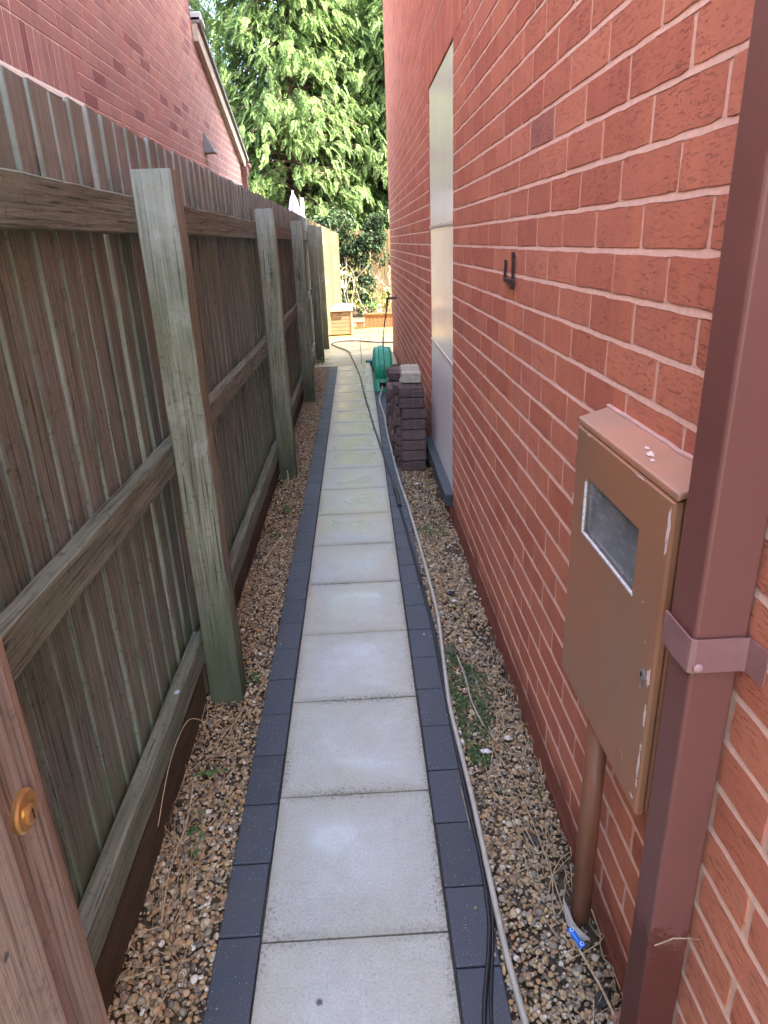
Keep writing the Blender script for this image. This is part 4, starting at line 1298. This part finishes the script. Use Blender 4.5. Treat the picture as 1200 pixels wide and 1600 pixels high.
def conifer(base, H, R, nb, label, seed, z0=.9, per=25):
    g_ = np.random.default_rng(seed)
    root = empty('conifer_tree', base, label, 'tree', 'conifers behind the yard')
    bx, by, bz = base
    mb = MB()
    mb.tube([(bx,by,-.05),(bx+.05,by,H*.3),(bx-.03,by+.05,H*.6),(bx,by,H*.97)], [.19,.15,.09,.02], 10)
    pos = [[], [], []]; dirs = [[], [], []]; scs = [[], [], []]
    for i in range(nb):
        h = z0 + (H-z0)*(g_.random()**1.15)
        az = g_.uniform(0, 2*np.pi)
        rel = (h-z0)/(H-z0)
        L = R*(1-rel)**.75*g_.uniform(.6, 1.1) + .25
        if rel < .08: L *= .8
        slope = g_.uniform(.15, .5)
        P = []
        K = 7
        for k in range(K+1):
            f = k/K
            rr = L*f
            P.append(np.array([bx+np.cos(az)*rr, by+np.sin(az)*rr, h + slope*L*f*.7 - .75*L*f*f*.6]))
        mb.tube([tuple(q) for q in P[::2]] , [.028*(1-.7*j/3)*(1.2-rel) for j in range(len(P[::2]))], 5, caps=False)
        ns = int(per*(.6+.6*(1-rel)))
        for s in range(ns):
            f = .28 + .72*g_.random()**.8
            j = min(int(f*K), K-1); t = f*K-j
            p = P[j]*(1-t)+P[j+1]*t + g_.normal(size=3)*np.array([.10,.10,.07])*(1.1 if L > .8 else .6)
            a = az + g_.normal()*.75
            d = np.array([np.cos(a), np.sin(a), g_.uniform(-.75, .12)]); d /= np.linalg.norm(d)
            q = g_.integers(0, 3)
            pos[q].append(p); dirs[q].append(d); scs[q].append(g_.uniform(.19, .37))
    VV = []; FF = []; b = 0
    for q in range(3):
        p = np.array(pos[q]); d = np.array(dirs[q]); s = np.array(scs[q])
        upv = np.array([0, 0, 1.]) + g_.normal(size=p.shape)*.35
        y_ = np.cross(upv, d); y_ /= np.linalg.norm(y_, axis=1)[:, None]
        z_ = np.cross(d, y_)
        Rm = np.stack([d, y_, z_], 2)
        v, f = inst(FT[q][0], FT[q][1], Rm, p, s)
        VV.append(v); FF.append(f+b); b += len(v)
    mb.build('trunk', M_BARK, root)
    mesh_np('crown', np.concatenate(VV), np.concatenate(FF), M_CON, root)
conifer((-1.35, 18.4, 0), 10.5, 2.7, 760, 'broad bright green conifer filling the gap between the two houses', 1, 1.3)
conifer((1.35, 19.0, 0), 8.9, 2.5, 620, 'green conifer partly hidden by the right house corner', 2, 1.2)
conifer((-4.4, 19.6, 0), 11.0, 2.8, 600, 'conifer rising behind the lean-to roof on the left', 3, 1.5)
conifer((-.2, 21.5, 0), 9.5, 2.9, 480, 'darker conifer standing behind the front row between the houses', 4, .8)
conifer((4.6, 20.5, 0), 9.5, 2.6, 260, 'conifer hidden mostly behind the right house, furthest right', 5, 1.0, 12)

# ------------------------------------------------------------------ weeds, moss, litter
def moss(cx, cy, rx, ry, n, name, label, seed):
    g_ = np.random.default_rng(seed)
    a = g_.uniform(0, 2*np.pi, n); r = np.sqrt(g_.random(n))*(1+.25*np.sin(a*3+seed))
    c = g_.normal(size=(14, 2))*.5
    p = np.stack([cx+rx*r*np.cos(a), cy+ry*r*np.sin(a), g_.uniform(-.006, .014, n)], 1)
    keep = np.sin(p[:,0]*70+seed)+np.sin(p[:,1]*48) > -.9
    p = p[keep]; p = p[(p[:,0] > .26) & (p[:,0] < .497)]
    o = leaf_cloud(p, .007, M_MOSS, name, None, seed, 1.6)
    tag(o, label, 'ground cover', kind='stuff')
moss(.335, 2.02, .075, .29, 2500, 'ground_cover', 'patch of low green weeds on the gravel by the right wall', 1)
moss(.315, 1.72, .03, .06, 500, 'ground_cover', 'small green tuft of ground cover just nearer than the main green patch', 2)

def weed(x, y, n, sz, h, label, seed, mat=M_WEED):
    g_ = random.Random(seed)
    root = empty('weed', (x, y, 0), label, 'weed')
    ml_ = MB(); ms = MB()
    for i in range(n):
        a = g_.uniform(0, 6.283); r = g_.uniform(.2, 1)*sz*2.2; zz = h*g_.uniform(.3, 1)
        p = Vector((x+math.cos(a)*r, y+math.sin(a)*r, zz))
        ms.tube([(x, y, -.008), ((x+p.x)/2, (y+p.y)/2, zz*.75), tuple(p)], .0009, 5)
        d = Vector((math.cos(a), math.sin(a), g_.uniform(-.4,.3))).normalized(); s = d.cross(Vector((0,0,1))).normalized()
        L = sz*g_.uniform(.7, 1.3); w = L*.36
        pts = [p, p+d*L*.3-s*w, p+d*L*.7-s*w*.8, p+d*L-Vector((0,0,L*.2)), p+d*L*.7+s*w*.8, p+d*L*.3+s*w]
        mid = p+d*L*.5+Vector((0,0,L*.08))
        b = len(ml_.v); ml_.v += [tuple(q) for q in pts]+[tuple(mid)]
        for k in range(6): ml_.f.append([b+k, b+(k+1) % 6, b+6])
    ms.build('stems', M_WEED, root); ml_.build('leaves', mat, root)
weed(.352, 3.50, 12, .030, .035, 'bright green leafy weed in the right gravel level with the slab middle distance', 1)
weed(.300, 3.58, 6, .02, .02, 'tiny weed touching the garden hose beside a larger leafy weed', 2)
weed(-.475, 2.20, 9, .016, .02, 'small weed in the gravel right of the nearest fence post foot', 3)
weed(-.49, 3.95, 16, .022, .03, 'leafy weed tuft in the left gravel between the first and second posts', 4)
weed(-.53, 1.72, 7, .020, .03, 'flat green weed leaves in the gravel just nearer than the first post', 5)
weed(-.515, 1.50, 9, .020, .03, 'low weed among dry stalks beside the dark gravel board', 6)
weed(-.52, 1.40, 6, .014, .02, 'smallest weed among dry stalks nearest to the camera on the left', 7)
weed(-.52, 3.55, 5, .028, .04, 'weed with broad leaves against the gravel board before the second post', 8)
weed(-.50, 6.3, 12, .03, .05, 'weed growing in the left gravel before the third post', 9)
weed(-.47, 7.6, 12, .03, .05, 'weed growing in the left gravel just past the third post', 10)
weed(-.50, 9.45, 14, .04, .07, 'yellow green weed at the foot of the fourth post', 11, M_YEL)
weed(.335, 2.75, 5, .014, .015, 'small weed beside the black scrap in the right gravel', 12)
weed(.47, 1.55, 4, .01, .012, 'tiny weed close to the right wall among dry twigs', 13)

def litter(seed, xr, yr, n, Lr, name, label, zmax=.03, lean=None):
    g_ = random.Random(seed); mb = MB()
    for i in range(n):
        x = g_.uniform(*xr); y = g_.uniform(*yr); L = g_.uniform(*Lr); a = g_.uniform(0, 6.28)
        if g_.random() < .5: a = math.pi/2 + g_.uniform(-.5, .5)
        P = [(x, y, .002)]
        for k in range(4):
            a += g_.uniform(-.3, .3)
            px = min(max(P[-1][0]+math.cos(a)*L/4, xr[0]-.01), xr[1]+.01)
            P.append((px, P[-1][1]+math.sin(a)*L/4, max(.002, min(zmax, P[-1][2]+g_.uniform(-.008,.010)))))
        mb.tube(P, [g_.uniform(.0005,.0015)]*5, 5)
    o = mb.build(name, M_STRAW); tag(o, label, 'plant litter', kind='stuff')
litter(1, (.38,.49), (.7,1.35), 50, (.04,.16), 'dry_litter', 'dry straw and twigs lying along the foot of the right wall', .03)
litter(2, (.34,.49), (1.35,2.3), 150, (.03,.15), 'dry_litter', 'tangle of dry twigs around the green patch by the right wall', .035)
litter(3, (.30,.48), (2.3,4.5), 70, (.02,.09), 'dry_litter', 'scattered dry bits on the gravel near the door sill', .02)
litter(4, (-.60,-.47), (1.1,2.0), 75, (.05,.2), 'dry_litter', 'dry stalks in the gravel before the nearest fence post', .08)
litter(5, (-.60,-.44), (2.3,4.7), 60, (.03,.13), 'dry_litter', 'dry stalks in the gravel between the first two posts', .06)
litter(6, (-.60,-.42), (4.7,9), 60, (.04,.15), 'dry_litter', 'dry bits in the far left gravel strip', .05)
def stalk(P, r, label, mat=M_STRAW, name='dry_stalk', cat='stalk'):
    mb = MB(); mb.tube(smooth_pts(P, 6), r, 6); tag(mb.build(name, mat, smooth=True), label, cat)
stalk([(-.60,1.42,.10),(-.585,1.55,.20),(-.555,1.66,.25),(-.525,1.72,.20)], .0013, 'tall arching dry stalk rising from the left gravel')
stalk([(-.55,1.20,.005),(-.56,1.35,.03),(-.54,1.47,.06),(-.545,1.6,.09)], .002, 'thick pale dry stalk leaning over the left gravel')
stalk([(-.60,1.46,.06),(-.57,1.42,.07),(-.53,1.40,.06)], .001, 'thin dry stalk crossing the gravel board sideways')
stalk([(.325,2.28,.012),(.333,2.12,.022),(.335,1.98,.02),(.355,1.86,.012)], .0035, 'bent pale twig lying on the green patch', M_TWIG, 'twig', 'twig')
stalk([(.455,1.22,.10),(.452,1.18,.05),(.447,1.13,.01)], .0014, 'dry stalk leaning on the foot of the rusty duct')
stalk([(.40,1.62,.02),(.415,1.42,.03),(.425,1.28,.02),(.43,1.17,.008)], .0016, 'long pale stalk running along the wall foot toward the duct')
stalk([(.43,1.10,.010),(.455,.98,.018),(.47,.90,.008)], .0032, 'thick straw lying beyond the blue wrapper toward the camera')
stalk([(.24,1.60,.0035),(.243,1.52,.0035),(.2445,1.44,.003)], .0011, 'short straw lying on a charcoal edging block')
stalk([(-.525,4.42,.12),(-.52,4.40,.06),(-.53,4.38,.0)], .004, 'upright torn straw blade in front of the second post')
stalk([(-.47,4.36,.10),(-.49,4.38,.05),(-.51,4.40,.0)], .003, 'leaning torn straw blade in front of the second post')
stalk([(-.545,3.2,.02),(-.52,3.3,.035),(-.49,3.45,.03)], .004, 'pale split stalk on the gravel between the first two posts')
stalk([(.327,3.0,.008),(.331,2.86,.014),(.335,2.72,.008)], .005, 'orange brown bark sliver on the right gravel', flat('bark_sliver', (.34,.17,.08), .8), 'bark_sliver', 'bark')
# blue wrapper
wr = empty('wrapper', (.437, 1.10, .012), 'bright blue plastic scrap with two white rings beside the rusty duct', 'litter')
c0 = Vector((.4285, 1.121, .016)); c1 = Vector((.4475, 1.072, .013))
dd = (c1-c0); sd = dd.cross(Vector((0,0,1))).normalized()
mb = MB(); prev = None
for i in range(9):
    f = i/8; w_ = .0115*(1-.28*math.sin(math.pi*f)); p = c0 + dd*f + Vector((0,0,.002*math.sin(f*9)))
    for s_i in (-1, -.5, 0, .5, 1): mb.v.append(tuple(p+sd*w_*s_i+Vector((0,0,.005*(1-s_i*s_i)))))
for i in range(8):
    for k in range(4): mb.f.append([i*5+k, i*5+k+1, (i+1)*5+k+1, (i+1)*5+k])
o = mb.build('film', flat('blue_film', (.01,.14,.62), .3, .1, 60, .2, .6), wr, smooth=True)
sm = o.modifiers.new('solid', 'SOLIDIFY'); sm.thickness = .0008
for f in (.16, .86):
    mb = MB(); p = c0+dd*f+Vector((0,0,.0063)); ring(mb, tuple(p), dd.normalized(), sd, .0042, .0042, .0008, 16, 5)
    mb.build('printed_ring', flat('white_print', (.8,.85,.9), .5), wr)
# foam / torn film at duct foot
def scrap(x, y, s, c, label, name='scrap', z=.008, seed=1, el=1.6):
    import bmesh
    g_ = random.Random(seed); bm = bmesh.new(); bmesh.ops.create_icosphere(bm, subdivisions=2, radius=1)
    a = g_.uniform(0, 3)
    for v in bm.verts:
        v.co *= 1+.28*math.sin(v.co.x*4+seed)*math.cos(v.co.y*5+seed*2)
        q = v.co.copy(); v.co = Vector((x+s*(q.x*math.cos(a)*el-q.y*math.sin(a)), y+s*(q.x*math.sin(a)*el+q.y*math.cos(a)), z+s*.45*q.z))
    me = bpy.data.meshes.new(name); bm.to_mesh(me); bm.free(); me.materials.append(flat(name+'_mat', c, .6, .25, 90, .4))
    o = bpy.data.objects.new(name, me); col.objects.link(o); tag(o, label, 'litter')
mb = MB()
for k in range(3):
    P = [(.424+.004*k, 1.165-.004*k, .06-.009*k), (.427+.005*k, 1.135-.005*k, .026), (.438+.006*k, 1.108, .014+.002*k), (.458+.004*k, 1.093-.002*k, .010+.004*k)]
    mb.tube(smooth_pts(P, 4), [.0034*math.sin(math.pi*(i+1)/15)+.001 for i in range(13)], 6)
tag(mb.build('torn_sealant', flat('torn_film', (.34,.31,.27), .6, .2, 60, .5)), 'torn whitish sealant hanging around the foot of the rusty duct', 'sealant')
scrap(.340, 1.735, .010, (.62,.60,.56), 'white chip of stone at the near edge of the green patch', 'stone_chip', .012, 2, 1.8)
scrap(.372, 2.72, .010, (.55,.55,.57), 'white shard beside a black scrap in the right gravel', 'stone_chip', .010, 3, 1.2)
scrap(.368, 2.80, .016, (.02,.02,.022), 'black plastic scrap in the right gravel', 'plastic_scrap', .006, 4, 1.5)
scrap(.310, 2.33, .026, (.06,.07,.03), 'dark mossy stone beside the hose ahead of the green patch', 'mossy_stone', .006, 5, 1.4)
scrap(.405, 1.40, .014, (.04,.035,.03), 'dark clod of earth near the wall beyond the duct', 'earth_clod', .004, 6, 1.6)
scrap(.455, .965, .016, (.03,.025,.022), 'dark clod of earth by the wall at the bottom edge of the view', 'earth_clod', .004, 8, 1.8)
scrap(.47, .92, .012, (.30,.15,.11), 'small broken piece of red brick by the wall foot', 'brick_fragment', .010, 9, 1.2)
scrap(.345, 4.35, .014, (.5,.48,.45), 'pale stone on the gravel before the brick stack', 'stone_chip', .008, 10, 1.1)
scrap(-.612, 1.78, .008, (.42,.46,.50), 'pale blue grey bird dropping on the lowest rail of the near fence bay', 'dropping', .268, 11, 1.3)
